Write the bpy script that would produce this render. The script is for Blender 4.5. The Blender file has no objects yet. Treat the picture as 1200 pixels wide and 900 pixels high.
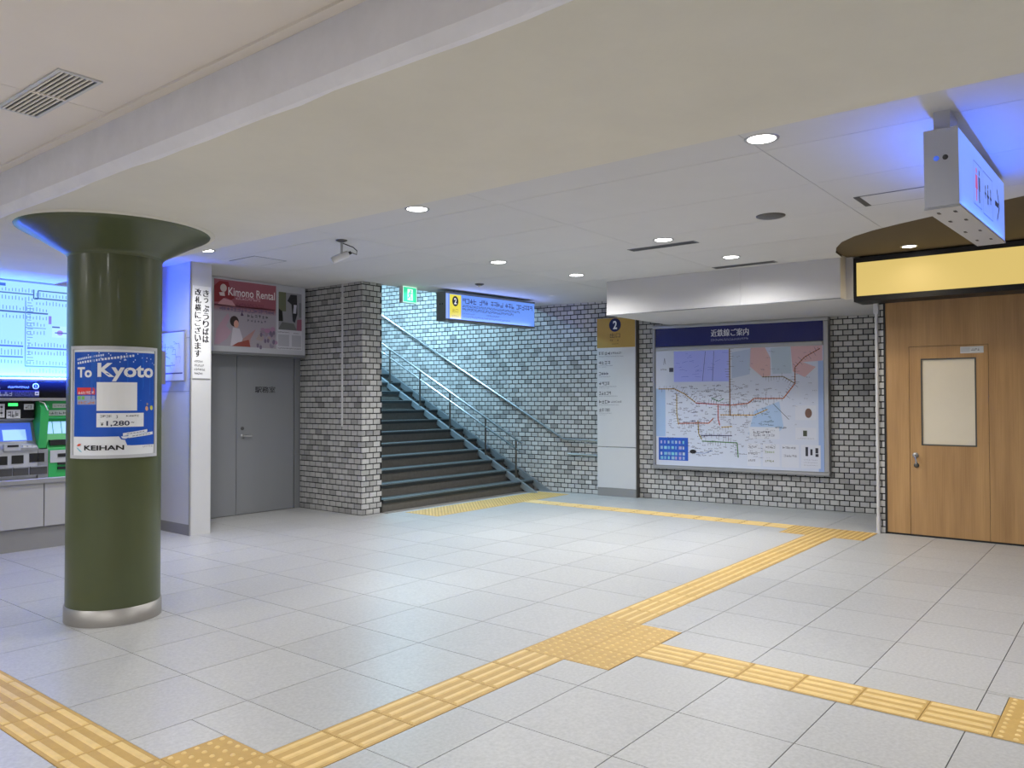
import bpy, math, random
from math import sin, cos, pi, radians
from mathutils import Vector, Matrix

# ------------------------------------------------------------------ camera
scene = bpy.context.scene
COL = scene.collection
CAM = Vector((-2.9023, -3.5359, 1.508))
YAW, PITCH, ROLL = 0.67324, 0.01908, -0.002
FWD = Vector((cos(YAW)*cos(PITCH), sin(YAW)*cos(PITCH), sin(PITCH)))
RGT = Vector((sin(YAW), -cos(YAW), 0))
UPV = RGT.cross(FWD)
RGT, UPV = RGT*cos(ROLL)+UPV*sin(ROLL), UPV*cos(ROLL)-RGT*sin(ROLL)
cd = bpy.data.cameras.new('camera')
cd.sensor_width = 36.0
cd.lens = 929.26/1200*36
cd.clip_start = 0.05
cam = bpy.data.objects.new('camera', cd)
COL.objects.link(cam)
mw = Matrix((RGT, UPV, -FWD)).transposed().to_4x4()
mw.translation = CAM
cam.matrix_world = mw
scene.camera = cam

# ------------------------------------------------------------------ world, exposure, lamp powers
world = bpy.data.worlds.new('world')
scene.world = world
world.use_nodes = True
world.node_tree.nodes['Background'].inputs[0].default_value = (0.85, 0.9, 1.0, 1)
world.node_tree.nodes['Background'].inputs[1].default_value = 0.05
vs = scene.view_settings
vs.view_transform = 'Standard'
vs.look = 'None'
vs.exposure = 0.0
vs.gamma = 1.0
vs.use_curve_mapping = False
DOWN_W = 52.0        # one ceiling downlight
STAIR_W = 150.0       # one stairwell tube
SIGN_W = 10.0        # added glow light at a lit sign

# ------------------------------------------------------------------ helpers
def S(r, g, b):
    f = lambda c: c/12.92 if c <= 0.04045 else ((c+0.055)/1.055)**2.4
    return (f(r/255), f(g/255), f(b/255), 1.0)

def tag(o, label=None, cat=None, group=None, kind=None):
    if label: o['label'] = label
    if cat: o['category'] = cat
    if group: o['group'] = group
    if kind: o['kind'] = kind
    return o

def empty(name, loc=(0, 0, 0), rz=0.0, label=None, cat=None, group=None, kind=None, parent=None):
    o = bpy.data.objects.new(name, None)
    o.empty_display_size = 0.1
    COL.objects.link(o)
    o.location = loc
    o.rotation_euler = (0, 0, rz)
    o.parent = parent
    return tag(o, label, cat, group, kind)

def link_mesh(name, me, mat=None, parent=None, loc=(0, 0, 0)):
    o = bpy.data.objects.new(name, me)
    COL.objects.link(o)
    o.parent = parent
    o.location = loc
    if mat is not None and not me.materials:
        me.materials.append(mat)
    return o

class MB:
    def __init__(s): s.v = []; s.f = []; s.sm = []
    def add(s, vs, fs, smooth=False):
        n = len(s.v); s.v += [tuple(v) for v in vs]
        s.f += [tuple(i+n for i in f) for f in fs]; s.sm += [smooth]*len(fs); return s
    def box(s, x0, x1, y0, y1, z0, z1):
        return s.add([(x0,y0,z0),(x1,y0,z0),(x1,y1,z0),(x0,y1,z0),(x0,y0,z1),(x1,y0,z1),(x1,y1,z1),(x0,y1,z1)],
                     [(0,3,2,1),(4,5,6,7),(0,1,5,4),(1,2,6,5),(2,3,7,6),(3,0,4,7)])
    def bbox(s, x0, x1, y0, y1, z0, z1, b=0.004):
        # box with its four front (-y) edges chamfered
        return s.add([(x0,y1,z0),(x1,y1,z0),(x1,y1,z1),(x0,y1,z1),
                      (x0,y0+b,z0),(x1,y0+b,z0),(x1,y0+b,z1),(x0,y0+b,z1),
                      (x0+b,y0,z0+b),(x1-b,y0,z0+b),(x1-b,y0,z1-b),(x0+b,y0,z1-b)],
                     [(1,0,3,2),(0,1,5,4),(1,2,6,5),(2,3,7,6),(3,0,4,7),
                      (4,5,9,8),(5,6,10,9),(6,7,11,10),(7,4,8,11),(8,9,10,11)])
    def prism(s, pts, z0, z1):
        n = len(pts)
        a = sum(pts[i][0]*pts[(i+1)%n][1]-pts[(i+1)%n][0]*pts[i][1] for i in range(n))
        if a < 0: pts = pts[::-1]
        return s.add([(p[0],p[1],z0) for p in pts]+[(p[0],p[1],z1) for p in pts],
                     [tuple(range(n-1,-1,-1)), tuple(range(n,2*n))]+[(i,(i+1)%n,(i+1)%n+n,i+n) for i in range(n)])
    def profx(s, prof, x0, x1):
        # closed (y,z) profile extruded along x
        n = len(prof)
        return s.add([(x0,p[0],p[1]) for p in prof]+[(x1,p[0],p[1]) for p in prof],
                     [tuple(range(n)), tuple(range(2*n-1,n-1,-1))]+[(i,i+n,(i+1)%n+n,(i+1)%n) for i in range(n)])
    def lathe(s, prof, c=(0,0,0), n=32, axis='z', smooth=True):
        vs = []; fs = []
        for (r, h) in prof:
            for k in range(n):
                a = 2*pi*k/n
                p = (r*cos(a), r*sin(a), h)
                if axis == 'x': p = (h, r*cos(a), r*sin(a))
                if axis == 'y': p = (r*sin(a), h, r*cos(a))
                vs.append((p[0]+c[0], p[1]+c[1], p[2]+c[2]))
        m = len(prof)
        for i in range(m-1):
            for k in range(n):
                fs.append((i*n+k, i*n+(k+1)%n, (i+1)*n+(k+1)%n, (i+1)*n+k))
        s.add(vs, fs, smooth)
        return s
    def disc(s, c, r, n=24, up=True, smooth=False):
        vs = [(c[0]+r*cos(2*pi*k/n), c[1]+r*sin(2*pi*k/n), c[2]) for k in range(n)]
        return s.add(vs, [tuple(range(n)) if up else tuple(range(n-1,-1,-1))], smooth)
    def tube(s, path, r, n=10, cap=True):
        P = [Vector(p) for p in path]; vs = []; fs = []
        for i, p in enumerate(P):
            d = ((P[i]-P[i-1]).normalized() if i else Vector((0,0,0)))+((P[i+1]-P[i]).normalized() if i < len(P)-1 else Vector((0,0,0)))
            d.normalize()
            a = d.cross(Vector((0,0,1)))
            if a.length < 1e-3: a = d.cross(Vector((1,0,0)))
            a.normalize(); b = d.cross(a)
            for k in range(n):
                t = 2*pi*k/n; vs.append(p+a*(r*cos(t))+b*(r*sin(t)))
        for i in range(len(P)-1):
            for k in range(n):
                fs.append((i*n+(k+1)%n, i*n+k, (i+1)*n+k, (i+1)*n+(k+1)%n))
        s.add(vs, fs, True)
        if cap:
            m = (len(P)-1)*n
            s.add(vs[:n], [tuple(range(n))]); s.add(vs[m:], [tuple(range(n-1,-1,-1))])
        return s
    def mesh(s, name, mat=None):
        me = bpy.data.meshes.new(name)
        me.from_pydata(s.v, [], s.f)
        me.polygons.foreach_set('use_smooth', s.sm)
        if mat is not None: me.materials.append(mat)
        me.update()
        return me
    def build(s, name, mat, parent=None, loc=(0,0,0)):
        return link_mesh(name, s.mesh(name, mat), None, parent, loc)

# ------------------------------------------------------------------ materials
MATS = {}
def pm(name, col, rough=0.6, metal=0.0, noise=0.0, nscale=8.0, bump=0.0, bscale=60.0, var=None, vamt=0.0, emit=None, estr=0.0, coat=0.0, stretch=None, spec=None):
    """procedural material: base colour +- noise, optional per-object / per-island variation, fine bump"""
    m = bpy.data.materials.new(name); m.use_nodes = True
    nt = m.node_tree; N = nt.nodes; L = nt.links; b = N['Principled BSDF']
    b.inputs['Roughness'].default_value = rough
    b.inputs['Metallic'].default_value = metal
    if spec is not None: b.inputs['Specular IOR Level'].default_value = spec
    if coat: b.inputs['Coat Weight'].default_value = coat; b.inputs['Coat Roughness'].default_value = 0.1
    tc = N.new('ShaderNodeTexCoord'); mp = N.new('ShaderNodeMapping'); L.new(tc.outputs['Object'], mp.inputs['Vector'])
    if var == 'obj' or var == 'island': pass
    if stretch: mp.inputs['Scale'].default_value = stretch
    src = None
    def mix(fac_socket, a_sock, colB, kind='MULTIPLY'):
        pass
    rgb = N.new('ShaderNodeRGB'); rgb.outputs[0].default_value = col; src = rgb.outputs[0]
    if noise:
        nz = N.new('ShaderNodeTexNoise'); nz.inputs['Scale'].default_value = nscale; nz.inputs['Detail'].default_value = 6
        nz.inputs['Roughness'].default_value = 0.65
        if var == 'obj':
            oi = N.new('ShaderNodeObjectInfo'); va = N.new('ShaderNodeVectorMath'); va.operation = 'ADD'
            vm = N.new('ShaderNodeVectorMath'); vm.operation = 'SCALE'; vm.inputs[0].default_value = (37, 61, 17)
            L.new(oi.outputs['Random'], vm.inputs['Scale']); L.new(mp.outputs[0], va.inputs[0]); L.new(vm.outputs[0], va.inputs[1])
            L.new(va.outputs[0], nz.inputs['Vector'])
        else:
            L.new(mp.outputs[0], nz.inputs['Vector'])
        mr = N.new('ShaderNodeMapRange'); mr.inputs['From Min'].default_value = 0.25; mr.inputs['From Max'].default_value = 0.75
        mr.inputs['To Min'].default_value = 1-noise; mr.inputs['To Max'].default_value = 1+noise
        L.new(nz.outputs['Fac'], mr.inputs['Value'])
        mx = N.new('ShaderNodeVectorMath'); mx.operation = 'SCALE'
        L.new(src, mx.inputs[0]); L.new(mr.outputs[0], mx.inputs['Scale']); src = mx.outputs[0]
    if var:
        if var == 'obj': r = N.new('ShaderNodeObjectInfo').outputs['Random']
        else: r = N.new('ShaderNodeNewGeometry').outputs['Random Per Island']
        cr = N.new('ShaderNodeValToRGB'); e = cr.color_ramp.elements
        lo = 1-vamt; dk = 0.8 if vamt > 0.2 else 1.0
        e[0].position = 0.0; e[0].color = (lo*dk, lo*dk, lo*dk, 1)
        e[1].position = 1.0; e[1].color = (1+vamt*.5,)*3+(1,)
        if vamt > 0.2: k = cr.color_ramp.elements.new(0.25); k.color = (1-vamt*.3,)*3+(1,)
        L.new(r, cr.inputs['Fac'])
        mx = N.new('ShaderNodeVectorMath'); mx.operation = 'MULTIPLY'
        L.new(src, mx.inputs[0]); L.new(cr.outputs['Color'], mx.inputs[1]); src = mx.outputs[0]
    L.new(src, b.inputs['Base Color'])
    if bump:
        nb = N.new('ShaderNodeTexNoise'); nb.inputs['Scale'].default_value = bscale; nb.inputs['Detail'].default_value = 3
        L.new(mp.outputs[0], nb.inputs['Vector'])
        bp = N.new('ShaderNodeBump'); bp.inputs['Strength'].default_value = bump; bp.inputs['Distance'].default_value = 0.004
        L.new(nb.outputs['Fac'], bp.inputs['Height']); L.new(bp.outputs[0], b.inputs['Normal'])
    if emit:
        b.inputs['Emission Color'].default_value = emit; b.inputs['Emission Strength'].default_value = estr
    MATS[name] = m
    return m

def printmat(name, rough=0.35, estr=0.0, coat=0.0):
    m = bpy.data.materials.new(name); m.use_nodes = True
    nt = m.node_tree; b = nt.nodes['Principled BSDF']
    a = nt.nodes.new('ShaderNodeVertexColor'); a.layer_name = 'Col'
    b.inputs['Roughness'].default_value = rough
    if coat: b.inputs['Coat Weight'].default_value = coat; b.inputs['Coat Roughness'].default_value = 0.08
    if estr:
        nt.links.new(a.outputs[0], b.inputs['Emission Color']); b.inputs['Emission Strength'].default_value = estr
        b.inputs['Base Color'].default_value = (0.05, 0.05, 0.05, 1)
    else:
        nt.links.new(a.outputs[0], b.inputs['Base Color'])
    MATS[name] = m
    return m

def woodmat(name, c1, c2):
    m = bpy.data.materials.new(name); m.use_nodes = True
    nt = m.node_tree; N = nt.nodes; L = nt.links; b = N['Principled BSDF']
    tc = N.new('ShaderNodeTexCoord'); mp = N.new('ShaderNodeMapping'); mp.inputs['Scale'].default_value = (9, 9, 0.7)
    L.new(tc.outputs['Object'], mp.inputs['Vector'])
    nz = N.new('ShaderNodeTexNoise'); nz.inputs['Scale'].default_value = 1.0; nz.inputs['Detail'].default_value = 4
    L.new(mp.outputs[0], nz.inputs['Vector'])
    mp2 = N.new('ShaderNodeMapping'); mp2.inputs['Scale'].default_value = (90, 90, 2.0); L.new(tc.outputs['Object'], mp2.inputs['Vector'])
    n2 = N.new('ShaderNodeTexNoise'); n2.inputs['Scale'].default_value = 1.0; n2.inputs['Detail'].default_value = 5; L.new(mp2.outputs[0], n2.inputs['Vector'])
    ad = N.new('ShaderNodeMath'); ad.operation = 'MULTIPLY_ADD'; ad.inputs[1].default_value = 0.35
    L.new(n2.outputs['Fac'], ad.inputs[0]); 
    sc = N.new('ShaderNodeMath'); sc.operation = 'MULTIPLY'; sc.inputs[1].default_value = 0.65; L.new(nz.outputs['Fac'], sc.inputs[0])
    L.new(sc.outputs[0], ad.inputs[2])
    cr = N.new('ShaderNodeValToRGB'); cr.color_ramp.elements[0].position = 0.33; cr.color_ramp.elements[0].color = c1
    cr.color_ramp.elements[1].position = 0.66; cr.color_ramp.elements[1].color = c2
    L.new(ad.outputs[0], cr.inputs['Fac']); L.new(cr.outputs['Color'], b.inputs['Base Color'])
    b.inputs['Roughness'].default_value = 0.5
    MATS[name] = m
    return m

pm('tile_floor', S(174,174,173), 0.36, noise=0.17, nscale=55, bump=0.05, bscale=160, var='obj', vamt=0.05)
pm('tile_floor_rest', S(174,174,173), 0.36, noise=0.17, nscale=55, var='island', vamt=0.05)
pm('grout', S(58,57,56), 0.9)
pm('tactile', S(216,186,122), 0.5, noise=0.10, nscale=14, var='obj', vamt=0.06)
pm('tactile_pad', S(184,150,84), 0.6, noise=0.10, nscale=14, var='obj', vamt=0.06)
pm('brick', S(184,183,181), 0.45, noise=0.10, nscale=30, bump=0.1, bscale=90, var='obj', vamt=0.30)
pm('brick_rest', S(184,183,181), 0.45, noise=0.10, nscale=30, var='island', vamt=0.30)
pm('mortar', S(34,34,36), 0.9, noise=0.1)
pm('ceiling_panel', S(208,207,206), 0.85, noise=0.02, nscale=3, var='obj', vamt=0.015)
pm('ceiling_gap', S(90,88,85), 0.9)
pm('plaster_beige', S(220,216,204), 0.9, noise=0.05, nscale=1.6, bump=0.15, bscale=30)
pm('plaster_white', S(238,237,243), 0.85, noise=0.05, nscale=5, bump=0.25, bscale=14)
pm('panel_beige', S(232,223,214), 0.85, noise=0.02, nscale=2)
pm('bulkhead', S(203,201,200), 0.8, noise=0.015, nscale=3)
pm('alcove_brown', S(92,78,56), 0.8, noise=0.03, nscale=4)
pm('white_paint', S(205,205,206), 0.55, noise=0.015, nscale=5)
pm('white_plastic', S(222,222,222), 0.4)
pm('grey_steel_door', S(130,132,136), 0.5, noise=0.02, nscale=3)
pm('grey_frame', S(120,122,125), 0.5)
pm('grey_panel', S(176,175,174), 0.5, noise=0.02, nscale=4)
pm('grey_plinth', S(140,139,138), 0.6, noise=0.03, nscale=4)
pm('wall_grey', S(165,163,160), 0.8, noise=0.02)
pm('green_pillar', S(74,82,50), 0.36, noise=0.04, nscale=3, coat=0.25, bump=0.04, bscale=40)
pm('stainless', S(160,157,153), 0.42, 0.6, noise=0.05, nscale=20, stretch=(1,1,8))
pm('steel_rail', S(205,210,212), 0.28, 1.0)
pm('steel_stringer', S(150,160,166), 0.4, 0.5, noise=0.06, nscale=10)
pm('alu', S(180,180,182), 0.35, 0.8)
pm('alu_dark', S(95,92,88), 0.4, 0.7)
pm('black', S(22,22,23), 0.5)
pm('black_gloss', S(14,15,22), 0.2)
pm('dark_grey', S(70,70,72), 0.5)
pm('stair_riser', S(96,93,88), 0.75, noise=0.14, nscale=18, bump=0.1)
pm('stair_tread', S(88,92,92), 0.6, noise=0.12, nscale=18)
pm('nosing', S(38,44,47), 0.45, noise=0.1, nscale=20)
pm('nosing_strip', S(135,146,150), 0.35, 0.5)
pm('stone_edge', S(150,149,145), 0.7, noise=0.08)
woodmat('wood', S(158,120,76), S(188,148,98))
pm('frosted_glass', S(222,212,190), 0.35, noise=0.03, nscale=2, spec=0.5)
pm('lamp_lens', S(255,255,255), 0.4, emit=(1,0.98,0.95,1), estr=9.0)
pm('warm_panel', S(70,60,40), 0.8, emit=S(238,208,122), estr=0.82)
pm('green_machine', S(52,175,92), 0.35)
pm('green_machine_dark', S(30,120,62), 0.4)
pm('machine_grey', S(190,192,198), 0.35)
pm('machine_silver', S(165,168,174), 0.3, 0.5)
pm('screen_blue', S(60,90,190), 0.2, emit=S(70,105,215), estr=0.75)
pm('screen_pale', S(150,190,235), 0.2, emit=S(150,195,245), estr=0.8)
pm('lamp_green', S(60,255,110), 0.3, emit=S(70,255,120), estr=1.4)
printmat('print', 0.45)
printmat('print_gloss', 0.3, coat=0.35)
printmat('print_lit', 0.4, estr=1.0)
printmat('print_fare', 0.4, estr=1.15)
printmat('print_exit', 0.4, estr=1.2)

# ------------------------------------------------------------------ flat print (lettering, posters, maps)
_TXT = {}
def text_mesh(body, bold):
    k = (body, bold)
    if k in _TXT: return _TXT[k]
    cu = bpy.data.curves.new('lettering', 'FONT'); cu.body = body; cu.size = 1.0; cu.offset = bold; cu.resolution_u = 3
    o = bpy.data.objects.new('lettering', cu); COL.objects.link(o)
    dg = bpy.context.evaluated_depsgraph_get()
    me = o.evaluated_get(dg).to_mesh()
    vs = [(v.co.x, v.co.y) for v in me.vertices]; fs = [tuple(p.vertices) for p in me.polygons]
    o.evaluated_get(dg).to_mesh_clear()
    bpy.data.objects.remove(o); bpy.data.curves.remove(cu)
    x0 = min(v[0] for v in vs); x1 = max(v[0] for v in vs); y0 = min(v[1] for v in vs); y1 = max(v[1] for v in vs)
    _TXT[k] = (vs, fs, x0, x1, y0, y1)
    return _TXT[k]

class Print:
    """flat print on a front-facing surface: x right, z up, each layer 0.4 mm proud of the one below"""
    def __init__(s, step=0.0006): s.v = []; s.f = []; s.c = []; s.step = step
    def put(s, pts, faces, col, layer):
        n = len(s.v); s.v += [(p[0], -s.step*layer, p[1]) for p in pts]
        s.f += [tuple(i+n for i in f) for f in faces]; s.c += [col]*len(faces)
    def poly(s, pts, col, layer=1):
        s.np = getattr(s, 'np', 0)+1; layer += s.np*0.012
        a = sum(pts[i][0]*pts[(i+1)%len(pts)][1]-pts[(i+1)%len(pts)][0]*pts[i][1] for i in range(len(pts)))
        if a < 0: pts = pts[::-1]
        s.put(pts, [tuple(range(len(pts)))], col, layer)
    def rect(s, x0, x1, z0, z1, col, layer=1, nx=1):
        for i in range(nx):
            a = x0+(x1-x0)*i/nx; b = x0+(x1-x0)*(i+1)/nx
            s.put([(a,z0),(b,z0),(b,z1),(a,z1)], [(0,1,2,3)], col, layer)
    def ell(s, x, z, rx, rz, col, layer=1, n=20, rot=0):
        s.poly([(x+rx*cos(t)*cos(rot)-rz*sin(t)*sin(rot), z+rx*cos(t)*sin(rot)+rz*sin(t)*cos(rot)) for t in [2*pi*k/n for k in range(n)]], col, layer)
    def line(s, pts, w, col, layer=2):
        for (a, b) in zip(pts[:-1], pts[1:]):
            dx, dz = b[0]-a[0], b[1]-a[1]; l = math.hypot(dx, dz) or 1; nx, nz = -dz/l*w/2, dx/l*w/2
            s.put([(a[0]-nx,a[1]-nz),(b[0]-nx,b[1]-nz),(b[0]+nx,b[1]+nz),(a[0]+nx,a[1]+nz)], [(0,1,2,3)], col, layer)
    def text(s, body, x, z, h, col, layer=3, align='l', w=None, bold=0.0, slant=0.0, rot=0.0):
        """h = height of the lettering's box, w = its width (None keeps the proportions)"""
        vs, fs, x0, x1, y0, y1 = text_mesh(body, bold)
        k = h/(y1-y0); kx = k if w is None else w/(x1-x0); W = (x1-x0)*kx
        ox = x-{'l':0,'c':W/2,'r':W}[align]
        P = [((v[0]-x0)*kx, (v[1]-y0)*k) for v in vs]
        c_, s_ = cos(rot), sin(rot)
        P = [(ox+(p[0]+slant*p[1])*c_-p[1]*s_, z+(p[0]+slant*p[1])*s_+p[1]*c_) for p in P]
        s.put(P, fs, col, layer)
    def marks(s, x, z, w, h, n, col, rnd, layer=3, gap=0.2):
        """a run of n small illegible print marks"""
        cw = w/n
        for i in range(n):
            a = x+i*cw; b = a+cw*(1-gap)
            t = max(h*0.16, 0.0015)
            zs = rnd.sample([0.05, 0.3, 0.55, 0.85], 2 if h > 0.012 else 1)
            for q in zs: s.rect(a, b, z+h*q-t/2, z+h*q+t/2, col, layer)
            xv = a+(b-a)*rnd.choice([0.1, 0.5, 0.85]); s.rect(xv, xv+max((b-a)*0.18, 0.0012), z, z+h, col, layer)
    def build(s, name, mat, parent, loc=(0,0,0), warp=None):
        v = s.v if warp is None else [warp(*p) for p in s.v]
        me = bpy.data.meshes.new(name); me.from_pydata(v, [], s.f)
        at = me.color_attributes.new('Col', 'FLOAT_COLOR', 'CORNER')
        i = 0; buf = []
        for f, c in zip(s.f, s.c): buf += list(c)*len(f)
        at.data.foreach_set('color', buf)
        me.materials.append(MATS[mat]); me.update()
        return link_mesh(name, me, None, parent, loc)

WHITE = S(235,236,238); NAVY = S(14,22,98); INK = S(28,28,34)

# ================================================================== SETTING
CEIL = 3.05; SOFFIT = 2.70; CEIL_NEAR = 2.95
BX0, BX1 = -1.00, 0.52            # ceiling beam
TW = 5.22                         # ticket wall
# back wall frame: origin at the stair corner, X runs right along the wall, Y into the wall
WO = Vector((7.64, 4.43, 0)); WA = math.atan2(-0.9947, 0.1029)
def wall_x(y): return 7.64+(4.43-y)*0.10345
def proj(p):
    d = Vector(p)-CAM; z = d.dot(FWD)
    if z < 0.1: return None
    return (600+929.26*d.dot(RGT)/z, 450-929.26*d.dot(UPV)/z, z)
def in_view(p, m=25):
    q = proj(p)
    return q is not None and -m < q[0] < 1200+m and -m < q[1] < 900+m

# ---- floor: slab, 600 mm tiles, 300 mm tactile tiles
XL, XR, YB, YT = -6.0, 8.5, -8.0, 5.9
fl = tag(MB().box(XL, XR, YB, YT, -0.12, -0.005).build('floor', MATS['grout']), 'pale grey tiled concourse floor with yellow tactile paving', None, None, 'structure')
T = 0.30
SY0, SY1 = -0.883, -0.583          # long guiding strip
tact = []                           # (x, y, kind, rot) lower-left corners
def trow(kind, x0, y0, nx, ny, rot=0):
    for i in range(nx):
        for j in range(ny): tact.append((x0+i*T, y0+j*T, kind, rot))
rects = []
def zone(kind, x0, y0, nx, ny, rot=0):
    trow(kind, x0, y0, nx, ny, rot); rects.append((x0, x0+nx*T, y0, y0+ny*T))
zone('bar', -0.9, SY0, 6, 1)
zone('dot', 0.9, -1.183, 3, 2)
zone('bar', 1.8, SY0, 14, 1)
zone('dot', 6.0, -1.183, 2, 1); zone('bar', 6.0, SY0, 2, 1); zone('dot', 6.0, SY1, 2, 1)
zone('bar', 1.21, -2.983, 1, 6, 1)
zone('dot', 1.21, -3.583, 2, 2)
zone('bar', -1.5, -0.283, 1, 18, 1)
zone('dot', -1.5, -1.183, 2, 3)
zone('bar', -1.5, -3.283, 1, 7, 1)
zone('bar', 6.31, -0.283, 1, 13, 1)
zone('dot', 4.5, 3.6, 10, 2)

def tactile_mesh(kind):
    g = 0.0015; m = MB().box(g, T-g, g, T-g, -0.004, 0.001)
    if kind == 'bar':
        for k in range(4):
            y = T*(k+0.5)/4; a, b, w1, w2, h = 0.010, T-0.010, 0.017, 0.0105, 0.006
            m.add([(a,y-w1,.001),(b,y-w1,.001),(b,y+w1,.001),(a,y+w1,.001),(a+.006,y-w2,h),(b-.006,y-w2,h),(b-.006,y+w2,h),(a+.006,y+w2,h)],
                  [(4,5,6,7),(0,1,5,4),(1,2,6,5),(2,3,7,6),(3,0,4,7)])
    else:
        for i in range(5):
            for j in range(5):
                cx, cy = T*(i+.5)/5, T*(j+.5)/5
                m.lathe([(0.0125,.001),(0.009,.005),(0.004,.0066)], (cx,cy,0), 8, smooth=True)
                m.disc((cx,cy,.0066), 0.004, 8)
    me = m.mesh('tactile_'+kind, MATS['tactile'])
    me.materials.append(MATS['tactile_pad'])
    for i, p in enumerate(me.polygons):
        if i < 6: p.material_index = 1
    return me
TM = {'bar': tactile_mesh('bar'), 'dot': tactile_mesh('dot')}
for (x, y, k, r) in tact:
    o = link_mesh('tactile_tile', TM[k], None, fl)
    if r: o.rotation_euler = (0, 0, pi/2); o.location = (x+T, y, 0)
    else: o.location = (x, y, 0)

ul = [u*0.6 for u in range(-10, 3)]+[(u+0.073)*0.6 for u in range(3, 15)]
vl = [0.6*v for v in (-5.0, -4.0, -3.0, -2.008, -1.018, 0.0, 0.971, 1.977, 2.929, 3.86, 4.80, 5.75, 6.7, 7.65, 8.6, 9.55, 10.5, 11.45, 12.4, 13.35)]
vl = sorted([-v for v in vl]+[3.6, 4.2, 4.8, 5.4, 5.9])
ul = [u for u in ul if u < XR]+[XR]
vl = [v for v in vl if YB < v]
vl = sorted(set(round(v, 4) for v in vl)); vl = [YB]+vl
cells = []
for xa, xb in zip(ul[:-1], ul[1:]):
    for ya, yb in zip(vl[:-1], vl[1:]):
        if yb-ya < 0.05: continue
        L_ = [(xa, xb, ya, yb)]
        for (rx0, rx1, ry0, ry1) in rects:
            out = []
            for (a, b, c, d) in L_:
                x0, x1, y0, y1 = max(a, rx0), min(b, rx1), max(c, ry0), min(d, ry1)
                if x0 >= x1-1e-4 or y0 >= y1-1e-4: out.append((a, b, c, d)); continue
                if a < x0: out.append((a, x0, c, d))
                if b > x1: out.append((x1, b, c, d))
                if c < y0: out.append((x0, x1, c, y0))
                if d > y1: out.append((x0, x1, y1, d))
            L_ = out
        cells += [q for q in L_ if q[1]-q[0] > 0.01 and q[3]-q[2] > 0.01]
def cell_key(q):
    c = Vector(((q[0]+q[1])/2, (q[2]+q[3])/2, 0))
    return (0 if in_view(c, 60) else 1, (c-CAM).length)
cells.sort(key=cell_key)
rest = MB(); cache = {}
G = 0.0024
for i, (a, b, c, d) in enumerate(cells):
    if i < 300:
        key = (round(b-a, 3), round(d-c, 3))
        if key not in cache: cache[key] = MB().box(G, b-a-G, G, d-c-G, -0.004, 0.0).mesh('floor_tile', MATS['tile_floor'])
        link_mesh('floor_tile', cache[key], None, fl, (a, c, 0))
    else:
        rest.box(a+G, b-G, c+G, d-G, -0.004, 0.0)
tag(rest.build('floor_tiles_beyond', MATS['tile_floor_rest'], fl), kind='stuff')

# ---- bricks
BW, BH, BJ = 0.125, 0.0735, 0.0125
rb = random.Random(5)
brick_me = {}
def brick_mesh(w):
    w = round(w, 3)
    if w not in brick_me:
        brick_me[w] = MB().bbox(-w/2, w/2, -0.008, 0.004, -(BH-BJ)/2, (BH-BJ)/2, 0.003).mesh('brick', MATS['brick'])
    return brick_me[w]
def brick_face(parent, world, x0, x1, zf, limit, holes=(), phase=0):
    """running bond on local face y=0 (X right, Z up) of parent; zf(x) gives the top; world(x,z) the world point"""
    L_ = []
    zmax = max(zf(x0), zf(x1)); r = 0
    while r*BH < zmax-0.02:
        z = (r+0.5)*BH; x = x0-(BW/2 if (r+phase) % 2 else 0)
        while x < x1-0.02:
            a, b = max(x+BJ/2, x0), min(x+BW-BJ/2, x1); c = (a+b)/2
            x += BW
            if b-a < 0.02 or z > zf(c)-0.02: continue
            if any(h[0] < a and b < h[1] and h[2] < z-BH/2 and z+BH/2 < h[3] for h in holes): continue
            L_.append((c, z, b-a))
        r += 1
    L_.sort(key=lambda q: (0 if in_view(world(q[0], q[1]), 5) else 1, (Vector(world(q[0], q[1]))-CAM).length))
    rest = MB()
    for i, (c, z, w) in enumerate(L_):
        if i < limit: link_mesh('brick', brick_mesh(w), None, parent, (c, 0, z))
        else: rest.bbox(c-w/2, c+w/2, -0.008+rb.uniform(-.001,.001), 0.004, z-(BH-BJ)/2, z+(BH-BJ)/2, 0.003)
    return rest

# back wall, slightly askew to the tiling
wb = MB().box(-4.6, 5.75, 0, 0.2, -0.1, 6.2).build('wall_back', MATS['mortar'], None, WO)
wb.rotation_euler = (0, 0, WA); tag(wb, 'long grey brick wall behind the stairs and the route map', None, None, 'structure')
WM = Matrix.Translation(WO) @ Matrix.Rotation(WA, 4, 'Z')
def wtop(x): return 3.11 if x > 0.02 else min(6.1, 3.4+max(0, -x)*0.6)
r_ = brick_face(wb, lambda x, z: WM @ Vector((x, 0, z)), -4.4, 5.7, wtop, 300, holes=[(2.25, 4.62, 0.55, 2.5), (1.30, 1.86, 0, 2.7)])
tag(r_.build('bricks_beyond', MATS['brick_rest'], wb), kind='stuff')

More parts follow.
